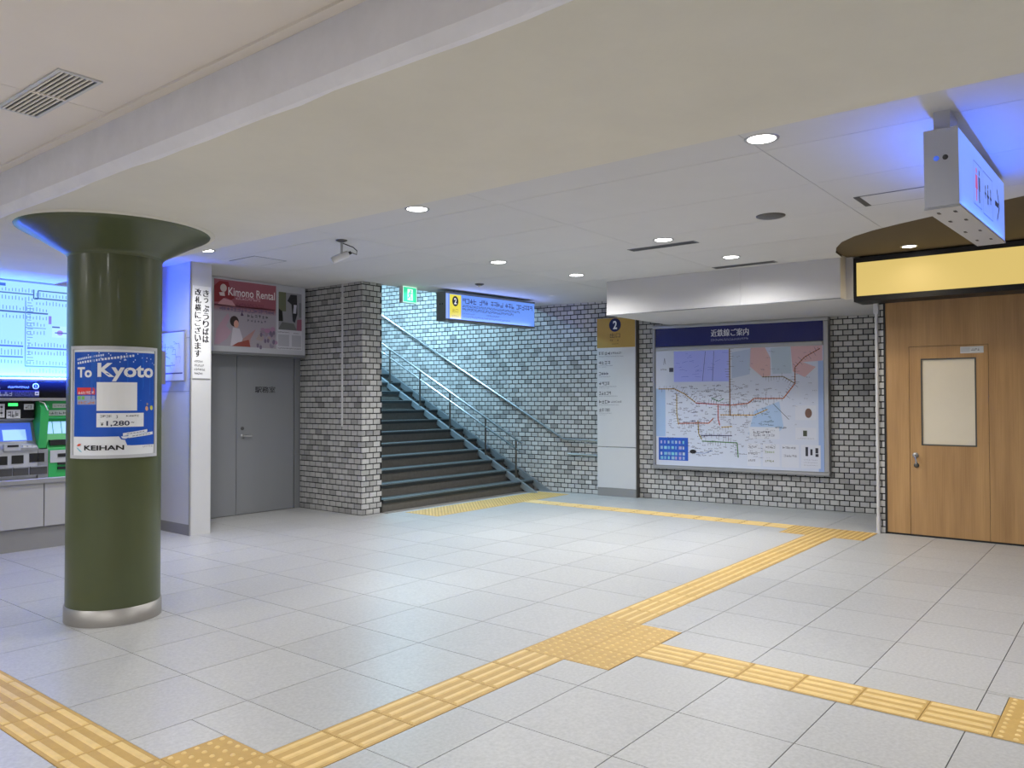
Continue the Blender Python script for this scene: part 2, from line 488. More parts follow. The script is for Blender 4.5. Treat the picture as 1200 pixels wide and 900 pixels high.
# pier between doors and stairs: left face x=3.95 (camera side), front face y=4.42, right side x=4.28
wp = MB().box(3.95, 4.28, 4.42, 10.2, -0.1, 6.2).build('wall_pier', MATS['mortar'])
tag(wp, 'brick pier between the grey doors and the stairs', None, None, 'structure')
side = empty('brick_face', (3.95, 5.90, 0), -pi/2, parent=wp)   # X runs to the viewer's right (-y)
front = empty('brick_face', (3.95, 4.42, 0), 0, parent=wp)
bpy.context.view_layer.update()
def put_bricks(face_parent, world, x0, x1, limit, mat4, phase):
    L_ = brick_face_local(world, x0, x1, phase)
    L_.sort(key=lambda q: (0 if in_view(world(q[0], q[1]), 5) else 1, (Vector(world(q[0], q[1]))-CAM).length))
    rest = MB()
    for i, (c, z, w) in enumerate(L_):
        if i < limit:
            o = link_mesh('brick', brick_mesh(w), None, face_parent); o.matrix_local = mat4 @ Matrix.Translation((c, 0, z))
        else:
            t = MB().bbox(c-w/2, c+w/2, -0.008, 0.004, z-(BH-BJ)/2, z+(BH-BJ)/2, 0.003)
            rest.add([mat4 @ Vector(v) for v in t.v], t.f)
    return rest
def brick_face_local(world, x0, x1, phase):
    L_ = []; r = 0
    while r*BH < 3.04:
        z = (r+0.5)*BH; x = x0-(BW/2 if (r+phase) % 2 else 0)
        while x < x1-0.02:
            a, b = max(x+BJ/2, x0), min(x+BW-BJ/2, x1); x += BW
            if b-a > 0.02: L_.append(((a+b)/2, z, b-a))
        r += 1
    return L_
bpy.data.objects.remove(side); bpy.data.objects.remove(front)
m1 = Matrix.Translation((3.95, 5.76, 0)) @ Matrix.Rotation(-pi/2, 4, 'Z')
m2 = Matrix.Translation((3.95, 4.42, 0))
ra = put_bricks(wp, lambda x, z: m1 @ Vector((x, 0, z)), 0.0, 1.345, 220, m1, 0)
rb2 = put_bricks(wp, lambda x, z: m2 @ Vector((x, 0, z)), -0.006, 0.33, 80, m2, 1)
ra.add(rb2.v, rb2.f)
m3 = Matrix.Translation((4.28, 4.42, 0)) @ Matrix.Rotation(pi/2, 4, 'Z')
ra.v, ra.f, ra.sm = ra.v, ra.f, [False]*len(ra.f)
tag(ra.build('bricks_beyond', MATS['brick_rest'], wp), kind='stuff')

# short brick return beside the wooden wall
wr = MB().box(6.66, 8.45, -1.262, -1.185, -0.1, 3.05).build('wall_return', MATS['mortar'])
tag(wr, 'narrow brick return edge beside the wooden wall', None, None, 'structure')
m4 = Matrix.Translation((6.66, -1.185, 0)) @ Matrix.Rotation(-pi/2, 4, 'Z')
for r in range(35):
    ws = [(0.004, 0.073)] if r % 2 == 0 else [(0.004, 0.030), (0.041, 0.073)]
    for (a, b) in ws:
        o = link_mesh('brick', brick_mesh(b-a), None, wr); o.matrix_local = m4 @ Matrix.Translation(((a+b)/2, 0, (r+.5)*BH))

# other walls
tag(MB().box(XL, 1.80, TW+0.38, TW+0.6, -0.1, 3.1).build('wall_left', MATS['wall_grey']), 'grey wall behind the ticket machines', None, None, 'structure')
wd = MB().box(1.80, 3.95, 5.78, 5.95, -0.1, 3.1).build('wall_doors', MATS['wall_grey'])
tag(wd, 'grey wall around the double doors', None, None, 'structure')
tag(MB().box(XL-.2, XL, YB, YT, -0.1, 3.1).build('wall_rear', MATS['wall_grey']), 'plain wall behind the viewer', None, None, 'structure')
tag(MB().box(XL, 8.7, YB-.2, YB, -0.1, 3.3).build('wall_near', MATS['wall_grey']), 'plain wall at the near end of the concourse', None, None, 'structure')

# ---- ceilings
def clip_rect(poly, x0, x1, y0, y1):
    def cl(P, f, inter):
        out = []
        for i in range(len(P)):
            a, b = P[i-1], P[i]
            fa, fb = f(a), f(b)
            if fb >= 0:
                if fa < 0: out.append(inter(a, b, fa, fb))
                out.append(b)
            elif fa >= 0: out.append(inter(a, b, fa, fb))
        return out
    it = lambda a, b, fa, fb: (a[0]+(b[0]-a[0])*fa/(fa-fb), a[1]+(b[1]-a[1])*fa/(fa-fb))
    for f in (lambda p: p[0]-x0, lambda p: x1-p[0], lambda p: p[1]-y0, lambda p: y1-p[1]):
        if not poly: return []
        poly = cl(poly, f, it)
    out = []
    for p in poly:
        if not out or (abs(p[0]-out[-1][0])+abs(p[1]-out[-1][1])) > 1e-4: out.append(p)
    if len(out) > 1 and abs(out[0][0]-out[-1][0])+abs(out[0][1]-out[-1][1]) < 1e-4: out.pop()
    return out
CURVE = [(6.10,-0.97),(5.78,-1.00),(5.49,-1.09),(5.22,-1.22),(5.0,-1.40),(4.84,-1.60),(4.70,-1.84),(4.56,-2.13),(4.42,-2.42),(4.29,-2.72),(4.12,-3.1),(3.8,-3.9),(3.3,-5.2)]
outline = [(BX1+.02, YB)]+[(3.3, YB)]+CURVE[::-1]+[(6.10, 1.98), (wall_x(1.98), 1.98), (wall_x(4.44), 4.44), (4.28, 4.44), (3.95, 4.44), (3.95, 5.78), (BX1+.02, 5.78)]
ce = MB().prism(outline, CEIL+0.004, CEIL+0.05).build('ceiling', MATS['ceiling_gap'])
tag(ce, 'white panelled ceiling over the stairs side of the concourse', None, None, 'structure')
sx = [BX1+.02, 0.96, 1.92, 2.87, 3.83, 4.79, 5.75, 6.7, 8.6]
sy = [YB, -5.8, -3.75, -1.70, 0.43, 2.36, 4.41, 5.8]
for xa, xb in zip(sx[:-1], sx[1:]):
    for ya, yb in zip(sy[:-1], sy[1:]):
        P = clip_rect(outline, xa+.002, xb-.002, ya+.002, yb-.002)
        if len(P) >= 3: MB().prism(P, CEIL, CEIL+0.006).build('ceiling_panel', MATS['ceiling_panel'], ce)

# alcove: recessed brown ceiling beyond the curved edge, with its fascia
al = [(x, y) for (x, y) in CURVE[::-1]]
alp = [(3.3, YB)]+al+[(6.35, -0.97), (6.35, -1.27), (8.5, -1.27), (8.5, YB)]
ALZ = 3.075
a_o = MB().prism(alp, ALZ, ALZ+.05).build('ceiling_alcove', MATS['alcove_brown'])
tag(a_o, 'brown recessed ceiling with curved edge above the wooden wall', None, None, 'structure')
fa = MB()
for (p, q) in zip(al[:-1], al[1:]):
    d = Vector((q[0]-p[0], q[1]-p[1])).normalized()*0.0
    fa.add([(p[0],p[1],CEIL-.0),(q[0],q[1],CEIL-.0),(q[0],q[1],ALZ),(p[0],p[1],ALZ)], [(0,1,2,3)], True)
fa.build('fascia', MATS['alcove_brown'], a_o)

# bulkhead over the map: front panels, underside and end
bk = MB().prism([(6.02, 1.98), (6.10, -0.955), (wall_x(-.955)+.02, -0.955), (wall_x(1.98)+.02, 1.98)], 2.607, CEIL+.04).build('ceiling_bulkhead', MATS['bulkhead'])
tag(bk, 'white boxed bulkhead dropping from the ceiling above the route map', None, None, 'structure')
bdir = math.atan2(-0.955-1.98, 6.10-6.02)
for (s0, s1) in ((0.0, 1.815), (1.82, 2.935)):
    o = MB().box(s0+.002, s1-.002, -0.008, 0.0, 2.612, CEIL-.001).build('bulkhead_panel', MATS['bulkhead'], bk)
    o.location = (6.02, 1.98, 0); o.rotation_euler = (0, 0, bdir)
MB().box(0.0, 2.937, -0.006, 0.0, 2.600, 2.609).build('edge_bead', MATS['grey_frame'], bk).rotation_euler = (0, 0, bdir)
bk.children[-1].location = (6.02, 1.98, 0)
MB().prism([(6.10,-.957),(6.31,-.957),(6.31,-1.20),(8.4,-1.20),(8.4,-.957)][0:3]+[(6.31,-1.04),(7.2,-1.19),(8.3,-1.19),(8.3,-.957)], 2.607, CEIL).build('end_return', MATS['bulkhead'], bk) if False else None
MB().prism([(6.30,-.955),(6.30,-1.03),(6.66,-1.185),(8.4,-1.185),(8.4,-.955)], 2.607, CEIL+.03).build('end_return', MATS['bulkhead'], bk)

# beam carried by the pillar, and the near ceiling
bm_ = MB()
prof = [(BX0, CEIL_NEAR+.08), (BX0, SOFFIT+0.045), (BX0+0.040, SOFFIT+0.004), (BX0+0.055, SOFFIT), (BX1, SOFFIT), (BX1, CEIL+.06)]
n = 60
rr = random.Random(3)
vs_ = []; 
for i in range(n+1):
    y = YB+(5.78-YB)*i/n
    for k, (x, z) in enumerate(prof):
        j = rr.uniform(-.009, .009) if k in (1, 2, 3) else 0
        vs_.append((x+j, y, z+(j*.5 if k == 1 else 0)))
m_ = len(prof)
fw = []; fb = []
for i in range(n):
    for k in range(m_-1):
        f = (i*m_+k, i*m_+k+1, (i+1)*m_+k+1, (i+1)*m_+k)
        (fw if k < 3 else fb).append(f)
be = MB().add(vs_, fb).build('ceiling_beam', MATS['plaster_beige'])
tag(be, 'wide beige plastered ceiling beam resting on the green pillar', None, None, 'structure')
MB().add(vs_, fw).build('beam_face', MATS['plaster_white'], be)
nc = MB().box(XL, BX0, YB, 5.8, CEIL_NEAR+.006, CEIL_NEAR+.05).build('ceiling_near', MATS['panel_beige'])
tag(nc, 'beige panelled ceiling nearest the viewer', None, None, 'structure')
ny = [YB, -5.2, -2.35, 0.52, 3.4, 5.8]; nxs = [XL, -4.6, -2.83, -1.06]
for xa, xb in zip(nxs[:-1], nxs[1:]):
    for ya, yb in zip(ny[:-1], ny[1:]):
        MB().box(xa+.002, xb-.002, ya+.002, yb-.002, CEIL_NEAR, CEIL_NEAR+.008).build('ceiling_panel', MATS['panel_beige'], nc)
MB().box(-1.075, -1.055, YB, 5.8, CEIL_NEAR-.012, CEIL_NEAR+.004).build('edge_trim', MATS['panel_beige'], nc)

# stairwell shell above the ceiling line
st_c = MB().add([(4.0,4.46,3.12),(8.2,4.46,3.12),(8.2,10.4,6.2),(4.0,10.4,6.2),(4.0,4.46,3.3),(8.2,4.46,3.3),(8.2,10.4,6.4),(4.0,10.4,6.4)],
                [(0,3,2,1),(4,5,6,7),(0,1,5,4),(1,2,6,5),(2,3,7,6),(3,0,4,7)]).build('ceiling_stairwell', MATS['ceiling_panel'])
tag(st_c, 'sloping white ceiling above the stairs', None, None, 'structure')
tag(MB().box(3.95, 8.2, 4.44, 4.47, CEIL, 3.2).build('trim_1', MATS['ceiling_panel']), 'narrow ceiling edge above the foot of the stairs', None, None, 'structure')
tag(MB().box(4.0, 7.6, 10.2, 10.4, 2.0, 6.4).build('wall_stairhead', MATS['wall_grey']), 'plain wall at the head of the stairs', None, None, 'structure')

# ================================================================== PILLAR
PC = Vector((-0.285, 2.12, 0))
pl = empty('pillar', PC, 0, 'round olive green pillar with flared capital and steel base ring', 'pillar')
MB().lathe([(0.300, 0.10), (0.300, 2.49)], n=64).build('shaft', MATS['green_pillar'], pl)
MB().lathe([(0.300, 2.49), (0.306, 2.494), (0.306, 2.498), (0.311, 2.506), (0.335, 2.524), (0.40, 2.562), (0.50, 2.620), (0.595, 2.668), (0.618, 2.682), (0.622, 2.695)], n=64).build('capital', MATS['green_pillar'], pl)
MB().lathe([(0.622, 2.688), (0.645, 2.692), (0.655, 2.699)], n=64).build('capital_collar', MATS['plaster_beige'], pl)
MB().lathe([(0.300, 0.112), (0.308, 0.110), (0.309, 0.0)], n=64).build('base_ring', MATS['stainless'], pl)
MB().box(0.268, 0.296, -0.135, -0.118, 1.62, 1.86).build('hinge_strip', MATS['alu'], pl)

# poster wrapped round the pillar
PR = 0.3035; TH = math.atan2(CAM.y-PC.y, CAM.x-PC.x)-0.01
def pwarp(x, y, z):
    r = PR-y*1.0; a = TH+x/PR
    return (r*cos(a), r*sin(a), z)
po = empty('pillar_poster', PC, 0, 'blue travel poster in a clear frame curved round the green pillar', 'poster')
PZ0, PZ1, PWD = 1.118, 1.868, 0.305
fr = MB()
def arc_strip(m, x0, x1, z0, z1, r0, r1, n=26):
    for i in range(n):
        a0, a1 = TH+(x0+(x1-x0)*i/n)/PR, TH+(x0+(x1-x0)*(i+1)/n)/PR
        P = lambda r, a, z: (r*cos(a), r*sin(a), z)
        m.add([P(r0,a0,z0),P(r0,a1,z0),P(r0,a1,z1),P(r0,a0,z1),P(r1,a0,z0),P(r1,a1,z0),P(r1,a1,z1),P(r1,a0,z1)],
              [(4,5,6,7),(0,1,5,4),(3,7,6,2)]+([(0,4,7,3)] if i == 0 else [])+([(1,2,6,5)] if i == n-1 else []), False)
for (a, b, c, d) in ((-PWD,PWD,PZ0,PZ0+.022),(-PWD,PWD,PZ1-.022,PZ1),(-PWD,-PWD+.022,PZ0+.022,PZ1-.022),(PWD-.022,PWD,PZ0+.022,PZ1-.022)):
    arc_strip(fr, a, b, c, d, 0.301, 0.3125)
fr.build('frame', MATS['machine_grey'], po)
pp = Print(0.0010)
W_ = 0.286
px = lambda u: (u-322)/285*W_*1.03   # poster zoom columns 50..600 -> local
pz = lambda v: PZ1-.03-(v-55)/(850-55)*(PZ1-PZ0-.055)
pp.rect(-W_, W_, PZ0+.02, PZ1-.02, S(232,235,240), 1, 24)
BLUE = S(16,82,190)
pp.rect(px(56), px(606), pz(712), pz(66), BLUE, 2, 24)
pp.poly([(px(350),pz(712)),(px(362),pz(735)),(px(385),pz(740)),(px(398),pz(780)),(px(425),pz(783)),(px(425),pz(712))], BLUE, 2)
pp.rect(px(420), px(600), pz(783), pz(712), BLUE, 2, 8)
pp.text('To', px(85), pz(262), pz(182)-pz(262), WHITE, 4, 'l', px(188)-px(85), 0.035)
pp.text('Kyoto', px(222), pz(290), pz(150)-pz(290), WHITE, 4, 'l', px(580)-px(222), 0.03)
rp = random.Random(11)
for k in range(14): pp.rect(px(82+k*13), px(82+k*13+9), pz(132-k*2.6), pz(116-k*2.6), S(200,215,245), 3)
for k in range(20): pp.rect(px(84+k*18), px(84+k*18+12), pz(160-k*3.2), pz(143-k*3.2), S(225,232,248), 3)
for k in range(26):
    u, v = rp.uniform(160, 590), rp.uniform(68, 150)
    pp.rect(px(u), px(u+6), pz(v+9), pz(v), S(215,228,250), 3)
for k in range(12):
    u = rp.uniform(150, 590); pp.rect(px(u), px(u+5), pz(rp.uniform(300, 500)), pz(70), S(30,100,205), 3)
pp.rect(px(218), px(458), pz(515), pz(297), WHITE, 4, 6)                       # blank square
pp.rect(px(83), px(214), pz(392), pz(338), S(224,62,62), 3, 4)
pp.marks(px(92), pz(384), px(205)-px(92), pz(366)-pz(384), 6, WHITE, rp, 4)
pp.rect(px(83), px(214), pz(468), pz(400), S(150,165,205), 3, 4)
pp.rect(px(88), px(140), pz(430), pz(404), S(120,190,90), 4)
pp.marks(px(90), pz(462), px(208)-px(90), pz(442)-pz(462), 5, S(205,120,70), rp, 4)
pp.rect(px(218), px(505), pz(640), pz(533), S(236,238,242), 3, 6)
pp.line([(px(228),pz(583)),(px(495),pz(583))], .0015, S(120,125,140), 4)
pp.marks(px(240), pz(565), px(310)-px(240), pz(548)-pz(565), 4, INK, rp, 4)
pp.text('3', px(332), pz(573), pz(550)-pz(573), INK, 4)
pp.marks(px(390), pz(562), px(475)-px(390), pz(548)-pz(562), 5, INK, rp, 4)
pp.text('¥', px(243), pz(630), pz(604)-pz(630), INK, 4, bold=.01)
pp.text('1,280', px(277), pz(636), pz(592)-pz(636), S(30,40,80), 4, 'l', px(412)-px(277), .02)
pp.text('~', px(420), pz(610), pz(602)-pz(610), INK, 4, 'l', px(440)-px(420), .02)
for (u0, u1, v0, v1) in ((372,532,696,670),(405,580,712,690)):
    for k in range(8):
        a, b = u0+(u1-u0)*k/8, u0+(u1-u0)*(k+1)/8; va, vb = v0+(v1-v0)*k/8, v0+(v1-v0)*(k+1)/8
        pp.poly([(px(a),pz(va+14)),(px(b),pz(vb+14)),(px(b),pz(vb-8)),(px(a),pz(va-8))], S(228,232,240), 4)
        if 0 < k < 7: pp.line([(px(a+2),pz(va+3)),(px(b-3),pz(vb+3))], .004, S(90,100,130), 5)
pp.ell(px(568), pz(495), .013, .016, S(205,205,90), 3); pp.ell(px(528), pz(500), .012, .016, S(222,175,140), 3)
pp.ell(px(532), pz(465), .008, .009, S(150,140,150), 3)
pp.line([(px(480),pz(437)),(px(585),pz(430))], .002, S(170,190,230), 3)
pp.text('KEIHAN', px(140), pz(815), pz(778)-pz(815), INK, 4, 'l', px(380)-px(140), .03)
pp.poly([(px(82),pz(780)),(px(100),pz(765)),(px(118),pz(768)),(px(104),pz(784))], S(220,90,70), 4)
pp.poly([(px(80),pz(795)),(px(92),pz(797)),(px(126),pz(830)),(px(108),pz(825))], S(130,195,215), 4)
pp.marks(px(500), pz(802), px(585)-px(500), pz(790)-pz(802), 7, S(120,120,130), rp, 4)
pp.build('printed_sheet', 'print_gloss', po, (0, 0, 0), pwarp)

# ================================================================== TICKET COUNTER, MACHINES, FARE MAP
tc_ = empty('ticket_counter', (0, TW, 0), 0, 'long grey panelled counter under the ticket machines', 'counter')
CX0, CX1 = -2.9, 1.40
MB().box(CX0, CX1, 0.03, 0.36, 0.0, 0.225).build('plinth', MATS['grey_plinth'], tc_)
MB().box(CX0, CX1, 0.02, 0.37, 0.225, 0.665).build('carcass', MATS['dark_grey'], tc_)
pxs = [CX0, -1.95, -1.15, -0.35, 0.448, CX1]
for a, b in zip(pxs[:-1], pxs[1:]):
    MB().bbox(a+.004, b-.004, 0.0, 0.02, 0.227, 0.664, .003).build('front_panel', MATS['grey_panel'], tc_)
MB().bbox(CX0, CX1, -0.03, 0.37, 0.665, 0.718, .006).build('worktop', MATS['alu'], tc_)

def zx(u): return 0.045+u/7.5*0.00785
def zz(v): return 1.664-v/7.5*0.0085
tm = empty('ticket_machine', (0, TW, 0), 0, 'grey touchscreen ticket machine with dark header left of the green one', 'ticket machine')
MX0, MX1 = -0.50, zx(425)
Z = 0.7185
MB().profx([(0.05,Z),(0.35,Z),(0.35,1.50),(0.12,1.50),(0.12,zz(312)),(0.19,zz(318)),(0.10,zz(520)),(0.02,zz(560)),(0.02,zz(800))][::-1], MX0, zx(332)).build('body', MATS['machine_grey'], tm)
MB().profx([(0.05,Z),(0.30,Z),(0.30,1.28),(0.17,1.28),(0.09,zz(520)),(0.012,zz(575)),(0.012,Z)][::-1], zx(332), zx(338)).build('side_cheek', MATS['machine_silver'], tm)
MB().box(zx(332), zx(425), 0.02, 0.30, Z, zz(578)).build('lower_body', MATS['machine_silver'], tm)
hd = MB().box(MX0, zx(320), 0.075, 0.12, zz(300), zz(150)).build('header', MATS['black_gloss'], tm)
MB().box(zx(90), zx(170), 0.068, 0.075, zz(190), zz(165)).build('status_lamp', MATS['lamp_green'], hd)
for (a, b, c, d) in ((75,195,298,222),(225,310,222,172),(-40,60,290,170)):
    q = Print(); q.rect(zx(a), zx(b), zz(c), zz(d), S(215,216,222), 1); q.marks(zx(a+12), zz(c-12), zx(b-12)-zx(a+12), zz(d+14)-zz(c-12), 3, INK, rp, 2)
    q.build('notice', 'print', hd, (0, 0.0745, 0))
# tilted screen
def tilt(name, x0, x1, v0, v1, mat, par, off=-0.006, thick=.004):
    # on the console slope between (0.19, zz318) and (0.10, zz520)
    f = lambda v: 0.19-(v-318)/(520-318)*0.09
    y0, y1 = f(v0)+off, f(v1)+off
    return MB().add([(x0,y1,zz(v1)),(x1,y1,zz(v1)),(x1,y0,zz(v0)),(x0,y0,zz(v0)),(x0,y1+thick,zz(v1)),(x1,y1+thick,zz(v1)),(x1,y0+thick,zz(v0)),(x0,y0+thick,zz(v0))],
                    [(0,1,2,3),(4,7,6,5),(0,4,5,1),(1,5,6,2),(2,6,7,3),(3,7,4,0)]).build(name, mat, par)
bz = tilt('screen_bezel', MX0+.06, zx(328), 328, 514, MATS['machine_silver'], tm)
tilt('screen', MX0+.08, zx(312), 342, 500, MATS['screen_blue'], bz, -0.010)
tilt('screen_picture', zx(60), zx(262), 400, 494, MATS['screen_pale'], bz, -0.0125, .002)
MB().box(zx(30), zx(320), 0.0, 0.10, zz(585), zz(560)).build('shelf', MATS['machine_silver'], tm)
MB().box(zx(35), zx(175), -.004, 0.05, zz(578), zz(524)).build('card_slot_housing', MATS['machine_grey'], tm)
MB().box(zx(60), zx(155), -.008, -.003, zz(548), zz(530)).build('card_slot', MATS['black'], tm)
for k in range(3): MB().box(zx(205+k*42), zx(238+k*42), 0.03, 0.06, zz(556), zz(540)).build('button', MATS['white_plastic'], tm)
for (a, b, c, d) in ((-80,68,700,625),(105,205,695,622),(258,388,690,612)):
    MB().box(zx(a), zx(b), 0.012, 0.021, zz(c), zz(d)).build('slot', MATS['black'], tm)
for (a, b) in ((-80,105),(118,245),(262,412)):
    MB().box(zx(a), zx(b), 0.004, 0.021, zz(800), zz(735)).build('tray', MATS['dark_grey'], tm)
    MB().box(zx(a), zx(b), -.006, 0.021, zz(735), zz(725)).build('tray_lip', MATS['machine_silver'], tm)

tg = empty('ticket_machine', (0, TW, 0), 0, 'green ticket machine partly behind the green pillar', 'ticket machine')
GX1 = 1.10
MB().profx([(0.05,Z),(0.35,Z),(0.35,1.50),(0.10,1.50),(0.10,zz(300)),(0.16,zz(320)),(0.11,zz(445)),(0.05,zz(580)),(0.02,zz(590)),(0.02,Z)][::-1], zx(428), GX1).build('body', MATS['green_machine'], tg)
MB().profx([(0.04,zz(570)),(0.14,zz(570)),(0.2,zz(160)),(0.05,zz(150)),(-0.02,zz(200)),(-0.01,zz(330))][::-1], zx(340), zx(414)).build('side_fin', MATS['green_machine'], tg)
MB().tube([(zx(400),-0.03,zz(230)),(zx(375),-0.01,zz(165)),(zx(335),0.0,zz(150))], 0.006, 6).build('fin_edge', MATS['white_plastic'], tg)
for (a, b, c, d) in ((420,640,280,230),(490,640,210,170)):
    q = Print(); q.rect(zx(a), zx(b), zz(c), zz(d), S(205,214,210), 1); q.marks(zx(a+15), zz(c-14), zx(b-15)-zx(a+15), zz(d+16)-zz(c-14), 5, S(70,90,80), rp, 2)
    q.build('notice', 'print', tg, (0, 0.0995, 0))
for (a, b) in ((425,500),(508,580),(588,660)):
    MB().add([(zx(a),.108,zz(445)),(zx(b),.108,zz(445)),(zx(b),.148,zz(335)),(zx(a),.148,zz(335))], [(0,1,2,3)]).build('screen', MATS['screen_pale'], tg)
MB().box(zx(450), zx(660), 0.04, 0.1, zz(550), zz(500)).build('slot', MATS['black'], tg)
MB().box(zx(440), zx(700), 0.010, 0.021, zz(705), zz(592)).build('lower_panel', MATS['machine_grey'], tg)
for (c, d) in ((655,625),(725,705),(768,745)):
    MB().box(zx(510), zx(600), 0.002, 0.021, zz(c), zz(d)).build('slot', MATS['black'], tg)

hs = empty('header_sign', (0, TW, 0), 0, 'dark navy sign strip above the ticket machines', 'sign')
MB().box(CX0, CX1, 0.0, 0.30, 1.53, 1.69).build('panel', MATS['black_gloss'], hs)
MB().box(CX0, CX1, -0.03, 0.30, 1.502, 1.53).build('lower_rail', MATS['alu'], hs)
q = Print()
q.rect(-1.2, zx(330), zz(110), zz(52), S(34,44,110), 1)
q.marks(-0.4, zz(40), 0.45, zz(5)-zz(40), 8, S(220,222,230), rp, 2); q.marks(zx(60), zz(32), zx(245)-zx(60), zz(14)-zz(32), 18, S(200,205,220), rp, 2)
q.marks(-0.3, zz(100), zx(100)+.3, zz(64)-zz(100), 16, S(190,195,225), rp, 2); q.marks(zx(120), zz(98), zx(280)-zx(120), zz(60)-zz(98), 12, S(80,90,170), rp, 2)
q.ell(zx(300), zz(14), .030, .030, S(228,230,235), 2); q.ell(zx(300), zz(14), .022, .022, S(16,18,35), 3); q.text('1', zx(300), zz(28), .028, WHITE, 4, 'c')
q.rect(zx(293), zx(330), zz(95), zz(62), S(220,225,235), 2); q.rect(zx(300), zx(322), zz(84), zz(74), S(40,60,140), 3)
q.build('lettering', 'print', hs, (0, -.0005, 0))

fm = empty('fare_map', (0, TW, 0), 0, 'glowing pale blue fare map above the ticket machines', 'map')
MB().box(CX0, CX1, 0.0, 0.30, 1.75, 2.74).build('case', MATS['alu_dark'], fm)
MB().tube([(CX0, -0.01, 1.722), (CX1, -0.01, 1.722)], 0.026, 10).build('lower_rail', MATS['steel_rail'], fm)
MB().box(CX0, CX1, -0.03, 0.0, 2.685, 2.74).build('top_rail', MATS['alu'], fm)
q = Print(0.0012)
q.rect(CX0+.02, CX1-.02, 1.755, 2.685, S(158,218,255), 1)
fu = lambda u: 0.045+(u/514*80)*0.00785
fv = lambda v: 2.715-(v-40)/(775-40)*0.965
DK = S(52,88,150); MD = S(96,140,200)
def ticks(x0, x1, z, n, h, col):
    for k in range(n):
        x = x0+(x1-x0)*(k+.5)/n
        q.rect(x-.004, x+.004, z, z+h*rp.uniform(.5, 1), col, 2)
for (a, b, v, w) in ((-300,235,150,.012),(245,700,175,.014),(-300,345,290,.016),(-300,160,550,.016),(190,700,560,.016),(-300,160,632,.014),(175,700,700,.012),(175,330,405,.006)):
    q.line([(fu(a),fv(v)),(fu(b),fv(v))], w, DK, 2)
    n_ = int((b-a)/24); ticks(fu(a), fu(b), fv(v)+.018, n_, .045, MD); ticks(fu(a), fu(b), fv(v)-.065, n_, .045, MD)
q.line([(fu(175),fv(200)),(fu(175),fv(700))], .010, MD, 2)
for v in range(215, 690, 22): q.rect(fu(188), fu(188+rp.uniform(20,55)), fv(v)-.004, fv(v)+.004, MD, 2)
q.line([(fu(235),fv(110)),(fu(235),fv(180)),(fu(268),fv(180)),(fu(268),fv(115)),(fu(600),fv(115))], .012, DK, 2)
q.rect(fu(-60), fu(28), fv(102), fv(80), S(50,95,190), 2)
q.rect(fu(350), fu(372), fv(368), fv(305), S(120,110,200), 3)
q.rect(fu(378), fu(640), fv(470), fv(380), S(175,225,255), 2); q.rect(fu(378), fu(438), fv(395), fv(383), DK, 3)
q.ell(fu(440), fv(432), .03, .025, S(150,120,190), 3); q.line([(fu(400),fv(433)),(fu(600),fv(433))], .012, DK, 4)
q.build('lit_print', 'print_fare', fm, (0, -.001, 0))
# added blue light in front of the lower rail, boosts the fare map's glow
def area(name, parent, loc, rot, sx_, sy_, power, col, spread=pi):
    l = bpy.data.lights.new(name, 'AREA'); l.shape = 'RECTANGLE'; l.size = sx_; l.size_y = sy_; l.energy = power; l.color = col; l.spread = spread
    o = bpy.data.objects.new(name, l); COL.objects.link(o); o.parent = parent; o.location = loc; o.rotation_euler = rot
    return o
area('fare_glow_fill', fm, (CX1-1.35, -0.11, 1.752), (pi-1.0, 0, 0), 2.6, 0.03, SIGN_W*25.0, (0.02, 0.085, 1.0))

# ================================================================== PARTITION END with notice, beside the doors
pe = empty('partition_end', (1.76, 4.75, 0), 0, 'tall white partition end between ticket machines and grey doors', 'partition')
MB().box(0.0, 0.245, 0.0, 1.05, 0.0, 3.05).build('body', MATS['white_paint'], pe)
MB().box(-0.004, 0.0, 0.02, 0.80, 0.0, 0.12).build('skirting', MATS['grey_plinth'], pe)
for z0, z1 in ((1.60, 1.604), (2.20, 2.204)):
    MB().box(-0.002, 0.0, 0.02, 0.80, z0, z1).build('panel_joint', MATS['grey_frame'], pe)
MB().box(-0.012, 0.006, -0.006, 0.006, 0.0, 3.05).build('corner_trim', MATS['alu'], pe)
ns = empty('notice_board', (1.775, 4.7485, 0), 0, 'tall white notice with two columns of black Japanese text', 'notice')
MB().bbox(0.0, 0.215, -0.010, 0.0, 1.745, 2.785, .003).build('board', MATS['white_plastic'], ns)
q = Print()
def vtext(s_, x, z, h, step, rep=True):
    if rep: vtext(s_, x+.0035, z, h, step, False); vtext(s_, x-.0035, z, h, step, False)
    for k, ch in enumerate(s_): q.text(ch, x, z-k*step-h*(.75 if ch in 'っ' else 1), h*(.7 if ch in 'っ' else 1), INK, 1, 'c', h*(.62 if ch in 'っ' else .92), 0)
vtext('きっぷうりばは', 0.156, 2.745, 0.076, 0.086)
vtext('改札横にございます', 0.060, 2.752, 0.076, 0.086)
for k in range(4): q.marks(0.02, 1.925-k*.045, 0.10+.015*(k % 3), .026, 9, S(60,60,64), rp, 1)
q.build('lettering', 'print', ns, (0, -.0105, 0))
lm = empty('line_map', (1.7495, 5.40, 0), -pi/2, 'small pale route map on the side of the white partition', 'map')
MB().bbox(0.0, 0.56, -0.014, 0.0, 1.715, 2.285, .004).build('frame', MATS['alu'], lm)
q = Print(); q.rect(.012, .548, 1.727, 2.273, S(225,228,236), 1)
for k in range(14):
    x, z = rp.uniform(.06, .4), rp.uniform(1.85, 2.2)
    q.line([(x,z),(x+rp.uniform(.03,.12),z),(x+rp.uniform(.03,.12),z-rp.uniform(.02,.08))], .004, S(120,130,170), 2)
q.line([(.14,2.15),(.14,1.9),(.36,1.9)], .006, S(90,100,150), 3); q.rect(.03, .52, 1.80, 1.815, S(70,75,120), 2)
